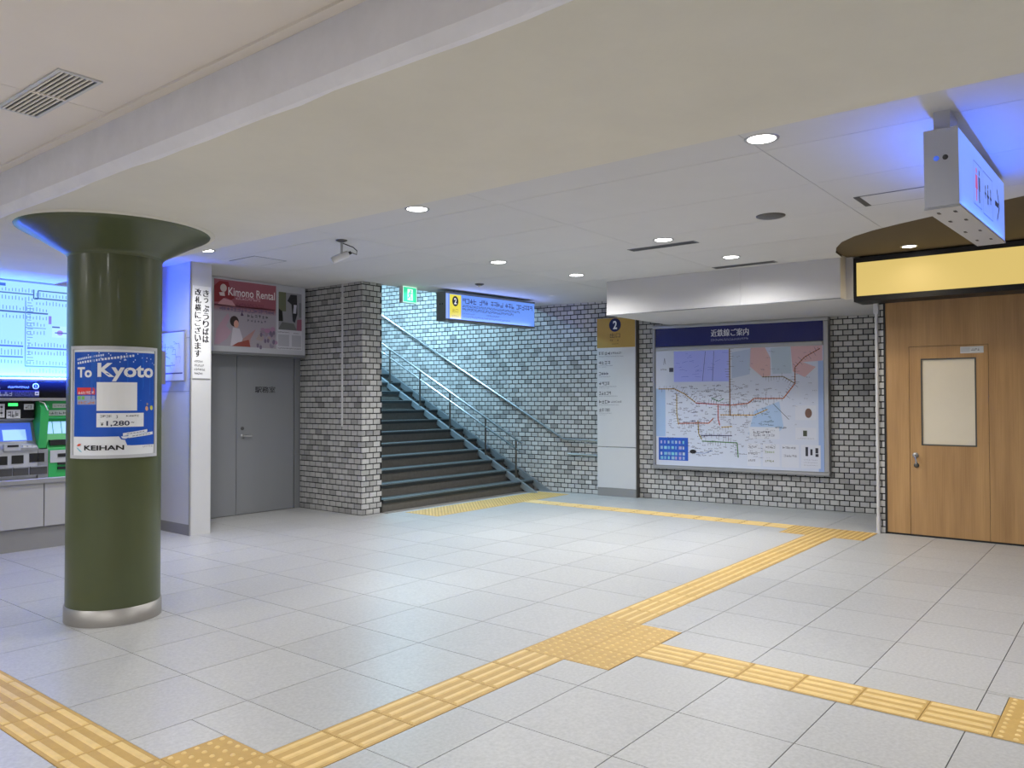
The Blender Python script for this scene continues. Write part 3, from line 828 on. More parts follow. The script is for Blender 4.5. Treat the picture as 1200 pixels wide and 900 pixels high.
for k in range(6): q.marks(.03, 1.87+k*.06, .06, .02, 3, S(110,110,140), rp, 2)
q.build('printed_map', 'print', lm, (0, -.0145, 0))

# ================================================================== DOOR 1 (grey double doors) and posters above
d1 = empty('door_1', (0, 5.75, 0), 0, 'grey steel double doors of the station office', None, None, 'structure')
MB().box(2.02, 3.94, 0.0, 0.03, 0.0, 2.14).build('door_frame', MATS['grey_frame'], d1)
MB().bbox(2.10, 2.948, -0.018, 0.0, 0.006, 2.10, .003).build('door_leaf', MATS['grey_steel_door'], d1)
lf = MB().bbox(2.954, 3.84, -0.018, 0.0, 0.006, 2.10, .003).build('door_leaf', MATS['grey_steel_door'], d1)
MB().box(3.845, 3.94, -0.03, 0.0, 0.0, 2.14).build('jamb', MATS['grey_frame'], d1)
hh = MB().lathe([(0.0,-.034),(.026,-.034),(.028,-.018)], (3.036,0,1.03), 16, 'y'); hh.tube([(3.036,-.03,1.03),(3.036,-.06,1.03),(3.15,-.06,1.03)], .009, 8); hh.build('lever_handle', MATS['alu'], lf)
MB().lathe([(0.0,-.030),(.020,-.030),(.023,-.018)], (3.036,0,1.13), 16, 'y').build('keyhole', MATS['dark_grey'], lf)
q = Print(); q.text('駅務室', 3.225, 1.60, .085, INK, 1, 'l', 0.31, 0); q.text('駅務室', 3.229, 1.60, .085, INK, 1, 'l', .31, 0); q.build('lettering', 'print', lf, (0, -.0185, 0))
MB().box(2.02, 3.94, -.02, 0.03, 2.14, 3.05).build('transom_panel', MATS['wall_grey'], d1)

pb = empty('poster_case', (2.45, 5.50, 0), 0, 'grey poster case with kimono posters above the grey doors', 'poster case')
MB().box(0.0, 1.405, 0.0, 0.225, 2.115, 3.045).build('case', MATS['machine_grey'], pb)
MB().box(0.0, 1.405, -.01, 0.225, 2.085, 2.115).build('lower_edge', MATS['grey_frame'], pb)
q = Print(0.001)
X = lambda u: (u-30)/1050*1.405; ZP = lambda v: 3.02-(v-40)/(790-40)*0.84
q.rect(X(55), X(728), ZP(785), ZP(40), S(168,160,170), 1)
q.rect(X(55), X(728), ZP(335), ZP(40), S(160,92,106), 2)
for k in range(6): q.rect(X(55), X(728), ZP(335+k*12), ZP(323+k*12), S(160+k*1,98+k*10,112+k*9), 2)
q.poly([(X(55),ZP(300)),(X(55),ZP(120)),(X(110),ZP(60)),(X(200),ZP(60)),(X(225),ZP(160)),(X(268),ZP(235)),(X(230),ZP(262)),(X(170),ZP(240)),(X(100),ZP(295))], S(140,38,46), 3)
q.ell(X(150), ZP(135), .045, .05, S(212,196,190), 4); q.poly([(X(105),ZP(190)),(X(160),ZP(180)),(X(165),ZP(225)),(X(115),ZP(225))], S(225,205,205), 4)
q.poly([(X(90),ZP(320)),(X(150),ZP(250)),(X(240),ZP(270)),(X(280),ZP(330))], S(205,150,160), 4)
q.text('Kimono Rental', X(200), ZP(212), ZP(120)-ZP(212), S(240,230,232), 5, 'l', X(712)-X(200), .01)
q.marks(X(280), ZP(248), X(550)-X(280), ZP(208)-ZP(248), 14, S(226,180,195), rp, 5); q.marks(X(275), ZP(315), X(590)-X(275), ZP(285)-ZP(315), 18, S(120,50,75), rp, 5)
q.marks(X(110), ZP(385), X(705)-X(110), ZP(340)-ZP(385), 16, S(110,95,130), rp, 5)
q.poly([(X(330),ZP(430)),(X(345),ZP(385)),(X(365),ZP(430))], S(80,60,90), 5)
q.marks(X(405), ZP(440), X(650)-X(405), ZP(405)-ZP(440), 6, S(45,42,50), rp, 5, .4); q.marks(X(405), ZP(492), X(630)-X(405), ZP(465)-ZP(492), 6, S(70,66,90), rp, 5, .5)
q.poly([(X(60),ZP(770)),(X(80),ZP(600)),(X(150),ZP(480)),(X(200),ZP(410)),(X(215),ZP(470)),(X(180),ZP(560)),(X(235),ZP(620)),(X(190),ZP(700)),(X(110),ZP(770))], S(182,150,164), 3)
q.ell(X(265), ZP(500), .062, .068, S(48,32,34), 4); q.ell(X(285), ZP(530), .035, .05, S(214,160,145), 5)
q.poly([(X(225),ZP(780)),(X(250),ZP(570)),(X(320),ZP(580)),(X(355),ZP(690)),(X(330),ZP(780))], S(206,200,208), 4)
q.poly([(X(330),ZP(780)),(X(360),ZP(690)),(X(500),ZP(570)),(X(440),ZP(690)),(X(430),ZP(780))], S(178,136,132), 4)
q.poly([(X(240),ZP(782)),(X(300),ZP(740)),(X(420),ZP(700)),(X(440),ZP(782))], S(150,72,60), 5)
for k in range(26): q.ell(X(rp.uniform(480,715)), ZP(rp.uniform(560,770)), rp.uniform(.015,.05), rp.uniform(.015,.05), S(rp.randint(140,176),rp.randint(128,156),rp.randint(146,168)), 3, 10)
for k in range(10): q.ell(X(rp.uniform(520,720)), ZP(rp.uniform(600,780)), .02, .03, S(120,108,130), 4, 8)
q.build('kimono_print', 'print', pb, (0, -.0005, 0))
q = Print(0.001)
q.rect(X(745), X(1042), ZP(792), ZP(95), S(206,205,212), 1)
q.rect(X(757), X(1035), ZP(552), ZP(100), S(150,150,156), 2)
q.rect(X(757), X(845), ZP(330), ZP(100), S(108,112,88), 3); q.poly([(X(757),ZP(450)),(X(757),ZP(300)),(X(800),ZP(330)),(X(810),ZP(450))], S(30,30,32), 4)
q.poly([(X(860),ZP(200)),(X(900),ZP(120)),(X(975),ZP(120)),(X(982),ZP(350)),(X(950),ZP(460)),(X(925),ZP(440)),(X(910),ZP(240))], S(44,44,50), 4)
q.poly([(X(938),ZP(240)),(X(972),ZP(240)),(X(965),ZP(345)),(X(930),ZP(345))], S(200,200,206), 5)
q.poly([(X(757),ZP(540)),(X(800),ZP(460)),(X(940),ZP(470)),(X(975),ZP(552)),(X(757),ZP(552))], S(110,112,112), 4)
q.poly([(X(970),ZP(552)),(X(980),ZP(420)),(X(1035),ZP(410)),(X(1035),ZP(552))], S(150,92,112), 4); q.rect(X(1000), X(1030), ZP(390), ZP(210), S(120,122,126), 4)
for (a, b) in ((755, 885), (915, 1030)): q.rect(X(a), X(b), ZP(750), ZP(610), S(178,178,186), 2)
q.marks(X(750), ZP(588), X(885)-X(750), ZP(575)-ZP(588), 12, INK, rp, 3); q.marks(X(935), ZP(592), X(1005)-X(935), ZP(580)-ZP(592), 6, INK, rp, 3)
q.marks(X(752), ZP(780), X(1030)-X(752), ZP(766)-ZP(780), 22, INK, rp, 3)
q.build('notice_print', 'print', pb, (0, -.0005, 0))

# pipe down the pier
o = MB(); o.tube([(3.93, 4.80, 3.05), (3.93, 4.80, 1.15)], 0.013, 10)
for z in (2.85, 2.1, 1.3): o.box(3.913, 3.95, 4.782, 4.818, z, z+.02)
tag(o.build('conduit_pipe', MATS['white_paint']), 'thin white conduit running down the brick pier', 'pipe')
# pipe at the right end of the back wall
o = MB(); o.tube([(6.635, -1.185, 2.56), (6.635, -1.185, 0.18)], 0.018, 10); o.tube([(6.635, -1.185, 0.18), (6.635, -1.185, 0.02)], 0.024, 10)
o.box(6.61, 6.66, -1.205, -1.165, 0.0, 0.02); o.box(6.605, 6.66, -1.21, -1.16, 2.46, 2.60)
tag(o.build('drain_pipe', MATS['white_paint']), 'thin grey pipe at the corner beside the wooden wall', 'pipe')

# ================================================================== STAIRS
stair = empty('staircase', (0, 4.40, 0), 0, 'dark stone staircase with dark nosings climbing beside the brick wall', 'staircase')
RISE, RUN, NS = 0.165, 0.285, 17
SX0 = 4.285
def sxr(y): return wall_x(4.40+y)-0.012
for i in range(NS):
    y0 = i*RUN; y1 = y0+RUN+0.03
    xr0, xr1 = sxr(y0), sxr(y1)
    m = MB().prism([(SX0,y0),(xr0,y0),(xr1,y1),(SX0,y1)], max(0.0, (i-1)*RISE), (i+1)*RISE)
    sp = m.build('step', MATS['stair_riser'], stair)
    z = (i+1)*RISE
    MB().prism([(SX0,y0+.06),(sxr(y0+.06),y0+.06),(sxr(y0+RUN),y0+RUN),(SX0,y0+RUN)], z, z+.004).build('tread', MATS['stair_tread'], sp)
    MB().prism([(SX0,y0-.018),(sxr(y0),y0-.018),(sxr(y0),y0+.06),(SX0,y0+.06)], z-.045, z+.006).build('nosing', MATS['nosing'], sp)
    s2 = MB()
    for yy in (.004, .026, .046): s2.box(SX0+.05, sxr(y0)-.02, y0+yy, y0+yy+.011, z+.006, z+.009)
    s2.box(SX0, sxr(y0), y0-.021, y0-.018, z-.004, z+.004)
    s2.build('anti_slip_strip', MATS['nosing_strip'], sp)
tp = NS*RUN
MB().box(SX0, sxr(tp+.8), tp, 5.75, 1.9, NS*RISE).build('landing', MATS['stair_tread'], stair)
MB().prism([(SX0,-.10),(sxr(-.1)-.25,-.10),(sxr(0)-.25,-.018),(SX0,-.018)], -.003, 0.012).build('foot_strip', MATS['stone_edge'], stair)
def slopebar(m, d, w, h, t0, t1, zo):
    """bar following the stair slope, d metres off the wall"""
    k = RISE/RUN; pr = [(-(zo+h)/k, 0.001), (-zo/k, 0.001), (t1, zo+t1*k), (t1, zo+h+t1*k)]; P = []
    for sgn in (-1, 1):
        for (t, z) in pr: P.append((wall_x(4.40+t)-d+sgn*w/2, t, z))
    m.add(P, [(3,2,1,0),(4,5,6,7),(0,1,5,4),(1,2,6,5),(2,3,7,6),(3,0,4,7)])
    return m
slopebar(MB(), 0.36, 0.05, 0.10, -0.04, NS*RUN-.1, 0.075).build('stringer', MATS['steel_stringer'], stair)
slopebar(MB(), 0.035, 0.04, 0.11, -0.04, NS*RUN-.1, 0.085).build('stringer', MATS['steel_stringer'], stair)

hr = empty('handrail', (0, 4.40, 0), 0, 'double tube steel handrail with posts standing on the stairs', 'handrail')
def rp3(t, d, zo): return (wall_x(4.40+t)-d, t, zo+t*RISE/RUN)
MB().tube([rp3(-.02,.36,.80), rp3(NS*RUN-.2,.36,.80)], 0.019, 12).build('top_rail', MATS['steel_rail'], hr)
MB().tube([rp3(.05,.36,.645), rp3(NS*RUN-.2,.36,.645)], 0.015, 12).build('lower_rail', MATS['steel_rail'], hr)
for t in (0.10, 0.70, 1.44, 2.10, 2.8, 3.5, 4.2):
    x, y, z = rp3(t, .36, 0)
    o = MB(); o.tube([(x,y,z+.10 if t > .2 else 0.0),(x,y,z+.79)], 0.016, 10)
    pst = o.build('post', MATS['alu_dark'], hr)

wrl = empty('wall_handrail', WO, WA, 'single steel handrail fixed to the brick wall beside the stairs', 'handrail')
# local: X right along wall (-X goes up the stairs), -Y off the wall
MB().tube([(-4.2,-.07,0.86+(.62+4.2)*0.572),(0.62,-.07,0.865),(1.22,-.07,0.845)], 0.018, 12).build('rail', MATS['steel_rail'], wrl)
MB().tube([(0.70,-.07,0.625),(1.22,-.07,0.615)], 0.016, 12).build('lower_rail', MATS['steel_rail'], wrl)
for s_ in (-3.6, -2.6, -1.6, -0.6, 0.3, 1.0):
    z = 0.865+max(0, .62-s_)*0.572
    MB().tube([(s_,-.07,z-.015),(s_,-.07,z-.05),(s_,-0.004,z-.06)], 0.008, 6).build('bracket', MATS['steel_rail'], wrl)
MB().tube([(.95,-.07,.61),(.95,-.07,.58),(.95,-0.004,.575)], 0.008, 6).build('bracket', MATS['steel_rail'], wrl)

# ================================================================== SIGNS ON AND NEAR THE BACK WALL
# exit 2 pylon
ep = empty('exit_pylon', WM @ Vector((1.24, -0.10, 0)), WA, 'white wall pylon with yellow exit 2 head beside the route map', 'sign')
MB().bbox(0.0, 0.655, 0.0, 0.095, 0.765, 2.77, .006).build('upper_panel', MATS['white_paint'], ep)
MB().bbox(0.0, 0.655, 0.0, 0.095, 0.125, 0.757, .006).build('lower_panel', MATS['white_paint'], ep)
MB().box(0.003, 0.652, 0.004, 0.095, 0.0, 0.125).build('plinth', MATS['grey_plinth'], ep)
MB().box(0.655, 0.675, 0.004, 0.095, 0.0, 2.77).build('edge_trim', MATS['alu_dark'], ep)
q = Print()
q.rect(.004, .650, 2.305, 2.766, S(184,150,72), 1)
q.ell(.315, 2.655, .10, .105, S(22,30,78), 2, 28); q.text('2', .315, 2.59, .13, WHITE, 3, 'c', .07, .03)
q.text('出口', .315, 2.455, .075, S(60,50,40), 3, 'c', .17, 0)
q.marks(.23, 2.405, .05, .025, 2, S(60,50,40), rp, 3); q.marks(.35, 2.405, .03, .025, 1, S(60,50,40), rp, 3); q.marks(.26, 2.355, .12, .014, 8, S(80,66,45), rp, 3)
q.build('exit_head', 'print', ep, (0, -.0008, 0))
for k, (v, w, n_, w2) in enumerate(((2.195,.20,4,.42),(2.05,.20,4,.24),(1.88,.17,4,.20),(1.725,.19,4,.30),(1.575,.21,5,.32),(1.44,.20,4,.34),(1.31,.20,4,.22))):
    q = Print()
    q.marks(.035, v, w, .050, n_, S(52,52,62), rp, 1)
    if k in (0, 5): q.marks(.035+w+.01, v+.01, .18, .030, 7, S(70,70,80), rp, 1)
    q.marks(.035, v-.030, w2, .013, int(w2*60), S(120,120,130), rp, 1)
    if k in (1, 3, 6): q.marks(.035, v-.055, w2*.6, .012, int(w2*36), S(130,130,140), rp, 1)
    tag(q.build('direction_line', 'print', ep, (0, -.0008, 0)), kind='stuff')


# route map case
MW, MZ0, MZ1 = 2.52, 0.465, 2.61
mp_ = empty('route_map', WM @ Vector((2.17, -0.075, 0)), WA, 'large framed railway route map with navy heading on the brick wall', 'map')
MB().box(0.02, MW-.02, 0.0, 0.07, MZ0+.02, MZ1-.02).build('case', MATS['alu_dark'], mp_)
for (a, b, c, d) in ((0,MW,MZ0,MZ0+.055),(0,MW,MZ1-.05,MZ1),(0,.045,MZ0+.055,MZ1-.05),(MW-.075,MW,MZ0+.055,MZ1-.05),(.045,MW-.075,2.225,2.285)):
    MB().bbox(a, b, -.03, 0.07, c, d, .012).build('frame_bar', MATS['alu'], mp_)
ux = lambda u: .045+(u-48)/(885-48)*(MW-.12)
uz = lambda v: 2.225-(v-195)/(815-195)*(2.225-MZ0-.055)
q = Print()
q.rect(.045, MW-.075, 2.285, MZ1-.05, NAVY, 1)
q.text('近鉄線ご案内', ux(345)+.005, 2.405, .105, S(225,228,238), 2, 'l', ux(535)-ux(345), 0)
q.text('近鉄線ご案内', ux(345), 2.405, .105, S(225,228,238), 2, 'l', ux(535)-ux(345), 0)
q.marks(ux(345), 2.345, ux(535)-ux(345), .03, 26, S(150,156,190), rp, 2)
q.rect(.045, MW-.075, MZ0+.055, 2.225, S(208,215,232), 1)
q.rect(.045, ux(100), uz(660), uz(400), S(165,192,228), 2); q.rect(ux(860), MW-.075, uz(815), uz(270), S(160,184,228), 2)
q.poly([(ux(530),uz(640)),(ux(560),uz(520)),(ux(680),uz(470)),(ux(700),uz(600)),(ux(640),uz(660))], S(172,198,232), 2)
q.poly([(ux(450),uz(350)),(ux(450),uz(215)),(ux(545),uz(200)),(ux(540),uz(330))], S(182,196,222), 2)
q.poly([(ux(545),uz(190)),(ux(610),uz(186)),(ux(640),uz(250)),(ux(640),uz(340)),(ux(600),uz(345)),(ux(540),uz(290))], S(214,178,178), 2)
q.poly([(ux(735),uz(190)),(ux(880),uz(180)),(ux(880),uz(270)),(ux(790),uz(275)),(ux(850),uz(300)),(ux(800),uz(350)),(ux(745),uz(320))], S(216,178,182), 2)
q.poly([(ux(640),uz(200)),(ux(735),uz(195)),(ux(740),uz(330)),(ux(650),uz(330))], S(184,200,216), 2)
q.rect(ux(148), ux(435), uz(365), uz(200), S(172,182,255), 2)
for k in range(26):
    x, z = rp.uniform(ux(155), ux(410)), rp.uniform(uz(355), uz(210)); q.line([(x,z),(x+rp.uniform(.02,.1),z+rp.uniform(-.03,.03))], .004, S(112,122,222), 3)
for a, b in ((300,316),(352,360)): q.line([(ux(a),uz(362)),(ux(b),uz(205))], .007, S(95,100,180), 3)
q.rect(ux(62), ux(222), uz(788), uz(665), S(40,92,196), 2)
for v in (690, 720, 752, 775):
    for k in range(7): q.rect(ux(72+k*20), ux(72+k*20+rp.uniform(8,17)), uz(v+8), uz(v-8), S(rp.randint(110,190),rp.randint(160,205),215), 3)
def route(pts, col, w=.014, tick=True, tc=None):
    P = [(ux(a), uz(b)) for a, b in pts]; q.line(P, w, col, 4)
    if not tick: return
    for (a, b) in zip(P[:-1], P[1:]):
        l = math.hypot(b[0]-a[0], b[1]-a[1]); k = max(1, int(l/.035)); nx, nz = -(b[1]-a[1])/l, (b[0]-a[0])/l
        for i in range(k):
            t = (i+.5)/k; x, z = a[0]+(b[0]-a[0])*t, a[1]+(b[1]-a[1])*t; s_ = rp.choice([-1, 1]); h = rp.uniform(.03, .075)
            q.line([(x,z),(x+nx*s_*h,z+nz*s_*h)], .004, tc or S(110,106,120), 3)
            q.rect(x-.006, x+.006, z-.006, z+.006, S(70,60,60), 5)
route([(62,402),(150,402),(205,430),(262,475)], S(190,150,70))
route([(262,478),(440,490)], S(190,70,80)); route([(440,490),(530,480),(560,455),(700,455),(755,380)], S(196,98,50))
route([(755,380),(700,345),(600,345)], S(150,140,120)); route([(755,380),(755,300),(800,250),(870,210)], S(170,110,90))
route([(440,190),(440,545)], S(140,100,60), .016); route([(380,490),(380,560),(388,595)], S(200,80,70))
route([(162,430),(162,540),(172,595)], S(200,170,80)); route([(172,588),(270,585),(330,585),(355,560)], S(200,100,70))
route([(275,570),(278,640),(295,672)], S(170,150,60)); route([(295,680),(475,684),(480,760)], S(70,140,70)); route([(290,650),(450,648)], S(70,70,120))
route([(390,540),(500,540),(560,540),(625,510)], S(214,170,70)); route([(395,605),(450,600)], S(206,176,90)); route([(345,450),(382,470),(410,455)], S(60,150,110), .010)
q.line([(ux(650),uz(480)),(ux(725),uz(560))], .007, S(80,80,95), 4)
for k in range(420):
    x, z = rp.uniform(ux(100), ux(640)), rp.uniform(uz(760), uz(385))
    q.marks(x, z, rp.uniform(.02,.07), .014, rp.randint(2,4), S(70,70,96), rp, 3)
for k in range(60):
    x, z = rp.uniform(ux(450), ux(840)), rp.uniform(uz(640), uz(210)); q.marks(x, z, rp.uniform(.02,.06), .012, 3, S(85,85,110), rp, 3)
q.marks(ux(75), uz(300), .10, .02, 5, S(80,80,95), rp, 3); q.rect(ux(122), ux(145), uz(310), uz(288), S(60,60,75), 3); q.line([(ux(92),uz(270)),(ux(97),uz(235)),(ux(102),uz(268))], .006, S(70,80,120), 3)
for (a, b, c, d) in ((755,850,562,490),(755,850,660,600),(525,590,800,685),(600,680,800,685),(690,770,800,685),(780,868,800,685),(535,680,660,600)):
    q.rect(ux(a), ux(b), uz(c), uz(d), S(216,220,232), 3)
q.ell(ux(815), uz(528), .045, .065, S(120,90,80), 4); q.rect(ux(790), ux(808), uz(642), uz(614), S(70,75,62), 4); q.marks(ux(765), uz(655), .22, .012, 14, S(110,110,125), rp, 4)
for (a, v, w, c) in ((530,700,.12,S(80,80,100)),(530,735,.13,S(60,60,75)),(530,770,.10,S(80,80,100)),(615,700,.13,S(60,60,70)),(612,725,.13,S(120,150,70)),(612,770,.12,S(110,120,60)),(695,700,.18,S(70,70,90)),(700,740,.18,S(100,100,120)),(555,625,.25,S(70,70,90)),(555,640,.3,S(120,120,140)),(660,600,.16,S(80,80,100))):
    q.marks(ux(a), uz(v+6), w, .028, 5, c, rp, 4)
for (a, v, c, d) in ((800,740,12,45),(822,735,10,30),(845,725,13,26),(845,742,14,14)): q.rect(ux(a), ux(a+c), uz(v), uz(v-d), S(45,46,60), 4)
for k in range(3): q.marks(ux(792), uz(760+k*13), .18, .010, 12, S(120,120,135), rp, 4)
q.ell(ux(248), uz(737), .05, .03, S(30,30,36), 4); q.line([(ux(265),uz(742)),(ux(310),uz(744)),(ux(350),uz(728))], .007, S(100,130,190), 4)
q.build('printed_map', 'print_gloss', mp_, (0, -.0005, 0))

# green emergency exit sign
eg = empty('exit_sign', (4.555, 4.30, 0), 0, 'small green lit running man exit sign under the ceiling by the pier', 'sign')
MB().box(0.0, 0.265, 0.0, 0.07, 2.825, 3.05).build('housing', MATS['white_plastic'], eg)
q = Print(); GR = S(40,205,150)
q.rect(.004, .261, 2.83, 3.045, S(225,255,240), 1); q.rect(.012, .253, 2.838, 3.037, GR, 2)
q.rect(.085, .185, 2.86, 3.015, S(225,255,240), 3)
q.ell(.145, 2.99, .014, .014, GR, 4, 12); q.line([(.138,2.975),(.125,2.925)], .024, GR, 4); q.line([(.125,2.93),(.15,2.90),(.15,2.868)], .014, GR, 4); q.line([(.125,2.93),(.108,2.90),(.09,2.89)], .014, GR, 4)
q.line([(.14,2.968),(.165,2.95),(.175,2.965)], .010, GR, 4); q.line([(.135,2.968),(.11,2.955),(.10,2.935)], .010, GR, 4)
q.build('lit_face', 'print_exit', eg, (0, -.0005, 0))
area('sign_glow_fill', eg, (.13, -.04, 2.90), (pi/2, 0, 0), .2, .12, 0.6, (0.1, 1.0, 0.6))  # added area light in front of the face, for green glow

# blue lit direction sign over the stairs
SA = math.atan2(-0.18, 1.80)
bs = empty('direction_sign', (5.12, 4.037, 0), SA, 'blue lit ceiling sign with yellow exit 2 field above the stair foot', 'sign')
SWD = 1.815
MB().box(0.0, SWD, 0.0, 0.20, 2.62, 2.995).build('housing', MATS['grey_frame'], bs)
MB().box(-0.006, SWD+.006, -.006, 0.206, 2.99, 3.012).build('top_cap', MATS['grey_frame'], bs)
MB().box(-0.006, SWD+.006, -.008, 0.206, 2.606, 2.628).build('lower_cap', MATS['grey_frame'], bs)
for x in (.25, SWD-.25): MB().tube([(x, .1, 3.0), (x, .1, 3.052)], .02, 8).build('hanger', MATS['alu'], bs)
for y in (.07, .12): MB().lathe([(0,-.004),(.011,-.004),(.011,.0)], (0,y,2.84), 10, 'x').build('screw', MATS['black'], bs)
q = Print(0.001)
BL = S(104,150,246); DB = S(38,52,120)
q.rect(.0, SWD, 2.632, 2.986, BL, 1); q.rect(.0, .045, 2.632, 2.986, S(150,180,250), 2)
q.rect(.07, .285, 2.64, 2.978, S(236,222,60), 2)
q.ell(.175, 2.885, .058, .072, S(18,18,20), 3, 24); q.text('2', .175, 2.842, .088, WHITE, 4, 'c', .05, .03)
q.text('出口', .175, 2.725, .055, S(150,130,20), 3, 'c', .11, 0); q.marks(.11, 2.665, .13, .022, 7, S(170,150,30), rp, 3)
for (x, w, n_) in ((.31,.28,4),(.64,.18,3),(.87,.26,4),(1.17,.20,3),(1.41,.36,6)): q.marks(x, 2.870, w, .072, n_, DB, rp, 3, .15)
q.marks(.31, 2.815, 1.18, .034, 46, DB, rp, 3); q.marks(.31, 2.765, 1.04, .036, 40, DB, rp, 3)
q.marks(.31, 2.715, .24, .018, 12, S(70,95,190), rp, 3); q.marks(.78, 2.715, .27, .022, 12, S(60,80,160), rp, 3); q.marks(.33, 2.668, .95, .024, 38, S(60,80,170), rp, 3)
q.build('lit_face', 'print_lit', bs, (0, -.0008, 0))
area('sign_glow_fill', bs, (SWD/2, -.03, 2.64), (pi-0.3, 0, 0), SWD*.9, .03, SIGN_W*0.6, (0.22, 0.34, 1.0))  # added upward light along the lower edge, for blue glow on the ceiling
area('sign_glow_fill', bs, (SWD+.012, .10, 2.8), (pi/2, 0, pi/2), .16, .3, SIGN_W*.45, (0.30, 0.34, 1.0))  # added light outside the right end, for violet glow on the wall

# toilet direction sign hanging on the right
ts = empty('toilet_sign', (1.90, -2.795, 0), 0, 'white hanging box sign with toilet pictograms and arrow at right', 'sign')
ts.rotation_euler = (0, radians(-2.3), 0); ts.location.z = 0.0
tl = 1.74; z0, z1 = 2.50, 2.905
ts.location.z = 0.030
MB().bbox(0.0, tl, 0.006, 0.165, z0, z1, .004).build('housing', MATS['white_paint'], ts)
MB().box(0.0, tl, 0.0, 0.172, z0-.012, z0).build('base_plate', MATS['machine_grey'], ts)
MB().box(-.006, 0.0, .004, .168, z0, z1+.004).build('end_cap', MATS['machine_grey'], ts)
for (x0, x1) in ((.16, .38), (1.15, 1.37)): MB().box(x0-.10, x1-.10, .05, .13, z1, z1+.13).build('hanger', MATS['machine_grey'], ts)
for y, m in ((.108, 'screen_blue'), (.065, 'dark_grey')): MB().lathe([(0,-.012),(.012,-.012),(.014,-.006)], (0,y,2.755), 14, 'x').build('lamp_button', MATS[m], ts)
for x in (.12, .45, .95, 1.4):
    for y in (.04, .12): MB().box(x, x+.05, y, y+.014, z0-.015, z0-.012).build('base_slot', MATS['dark_grey'], ts)
q = Print(0.001)
q.rect(.004, tl-.004, z0+.004, z1-.004, S(118,152,250), 1)
Lq = S(60,80,160)
def frame(x0, x1, a, b):
    q.line([(x0,a),(x1,a),(x1,b),(x0,b),(x0,a)], .006, Lq, 2)
frame(.46, .74, 2.575, 2.82); frame(.80, 1.18, 2.565, 2.82)
for x, c in ((.55, S(190,60,120)), (.65, S(24,30,80))):
    q.ell(x, 2.775, .018, .018, c, 3, 12); q.poly([(x-.032,2.75),(x+.032,2.75),(x+(.04 if x < .6 else .028),2.67),(x+.016,2.67),(x+.016,2.60),(x-.016,2.60),(x-.016,2.67),(x-(.04 if x < .6 else .028),2.67)], c, 3)
for x, s_ in ((.88, .6), (.98, 1.0), (1.09, .75)):
    q.ell(x, 2.70+.05*s_, .016, .016, INK, 3, 12); q.line([(x,2.70+.03*s_),(x,2.70-.06*s_)], .034*s_, INK, 3); q.line([(x-.04*s_,2.70-.01*s_),(x+.04*s_,2.70-.01*s_)], .016, INK, 3)
q.line([(1.28,2.70),(1.44,2.70)], .032, INK, 3); q.line([(1.37,2.80),(1.48,2.70),(1.37,2.60)], .022, INK, 3)
q.build('lit_face', 'print_lit', ts, (0, .0050, 0))
q2 = Print(0.001); q2.rect(-tl+.004, -.004, z0+.004, z1-.004, S(118,152,250), 1)
bf = q2.build('rear_lit_face', 'print_lit', ts, (0, .1655, 0)); bf.rotation_euler = (0, 0, pi)
area('sign_glow_fill', ts, (tl*.5, -.03, z0+.02), (pi-0.40, 0, 0), tl*.9, .03, SIGN_W*0.9, (0.03, 0.14, 1.0))  # added light below the front face, tints the ceiling blue
area('sign_glow_fill', ts, (tl*.5, .20, z0+.02), (pi+0.55, 0, 0), tl*.9, .03, SIGN_W*1.15, (0.03, 0.14, 1.0))  # same added light behind the rear face

# ================================================================== WOODEN WALL, DOOR 2, LIGHT BOX
wwl = MB().box(0.03, 5.3, 0.02, 0.15, -0.1, 3.12).build('wall_right', MATS['black'], None, (6.66, -1.24, 0))
wwl.rotation_euler = (0, 0, -pi/2); tag(wwl, 'wooden panelled wall at the right', None, None, 'structure')
def wpanel(x0, x1, z0_, z1_): return MB().bbox(x0, x1, 0.0, 0.02, z0_, z1_, .002).build('wood_panel', MATS['wood'], wwl)
_w = MB().box(0.032, 0.268, 0.0, 0.02, 0.02, 2.60); _w.box(0.268, 1.028, 0.0, 0.02, 2.076, 2.60); _w.box(1.028, 2.6, 0.0, 0.02, 0.02, 2.60)
_w.build('wood_panel', MATS['wood'], wwl)
wpanel(2.604, 3.9, 0.02, 2.60); wpanel(3.904, 5.3, 0.02, 2.60)
MB().box(0.012, 0.032, -0.01, 0.10, 0.0, 2.60).build('edge_trim', MATS['black'], wwl)
MB().box(0.03, 5.3, 0.004, 0.02, 0.0, 0.02).build('base_strip', MATS['black'], wwl)
d2 = empty('door_2', (6.66, -1.24, 0), -pi/2, 'light wooden door with frosted window', None, None, 'structure')
lf = MB()
dx0, dx1, dz1 = 0.272, 1.024, 2.072; wx0, wx1, wz0, wz1 = 0.385, 0.915, 0.995, 1.94
for (a, b, c, d) in ((dx0,wx0,.02,dz1),(wx1,dx1,.02,dz1),(wx0,wx1,.02,wz0),(wx0,wx1,wz1,dz1)): lf.box(a, b, 0.001, 0.019, c, d)
leaf = lf.build('door_leaf', MATS['wood'], d2)
MB().box(wx0, wx1, 0.010, 0.018, wz0, wz1).build('window_pane', MATS['frosted_glass'], leaf)
fr_ = MB()
for (a, b, c, d) in ((wx0,wx0+.014,wz0,wz1),(wx1-.014,wx1,wz0,wz1),(wx0+.014,wx1-.014,wz0,wz0+.014),(wx0+.014,wx1-.014,wz1-.014,wz1)): fr_.box(a, b, -.001, 0.016, c, d)
fr_.build('window_bead', MATS['alu_dark'], leaf)
o = MB(); o.lathe([(0.0,-.012),(.028,-.012),(.030,0.001)], (.325,0,.885), 16, 'y'); o.tube([(.325,-.01,.885),(.325,-.055,.885),(.335,-.062,.875),(.345,-.062,.80)], .010, 8)
o.build('lever_handle', MATS['alu'], leaf)
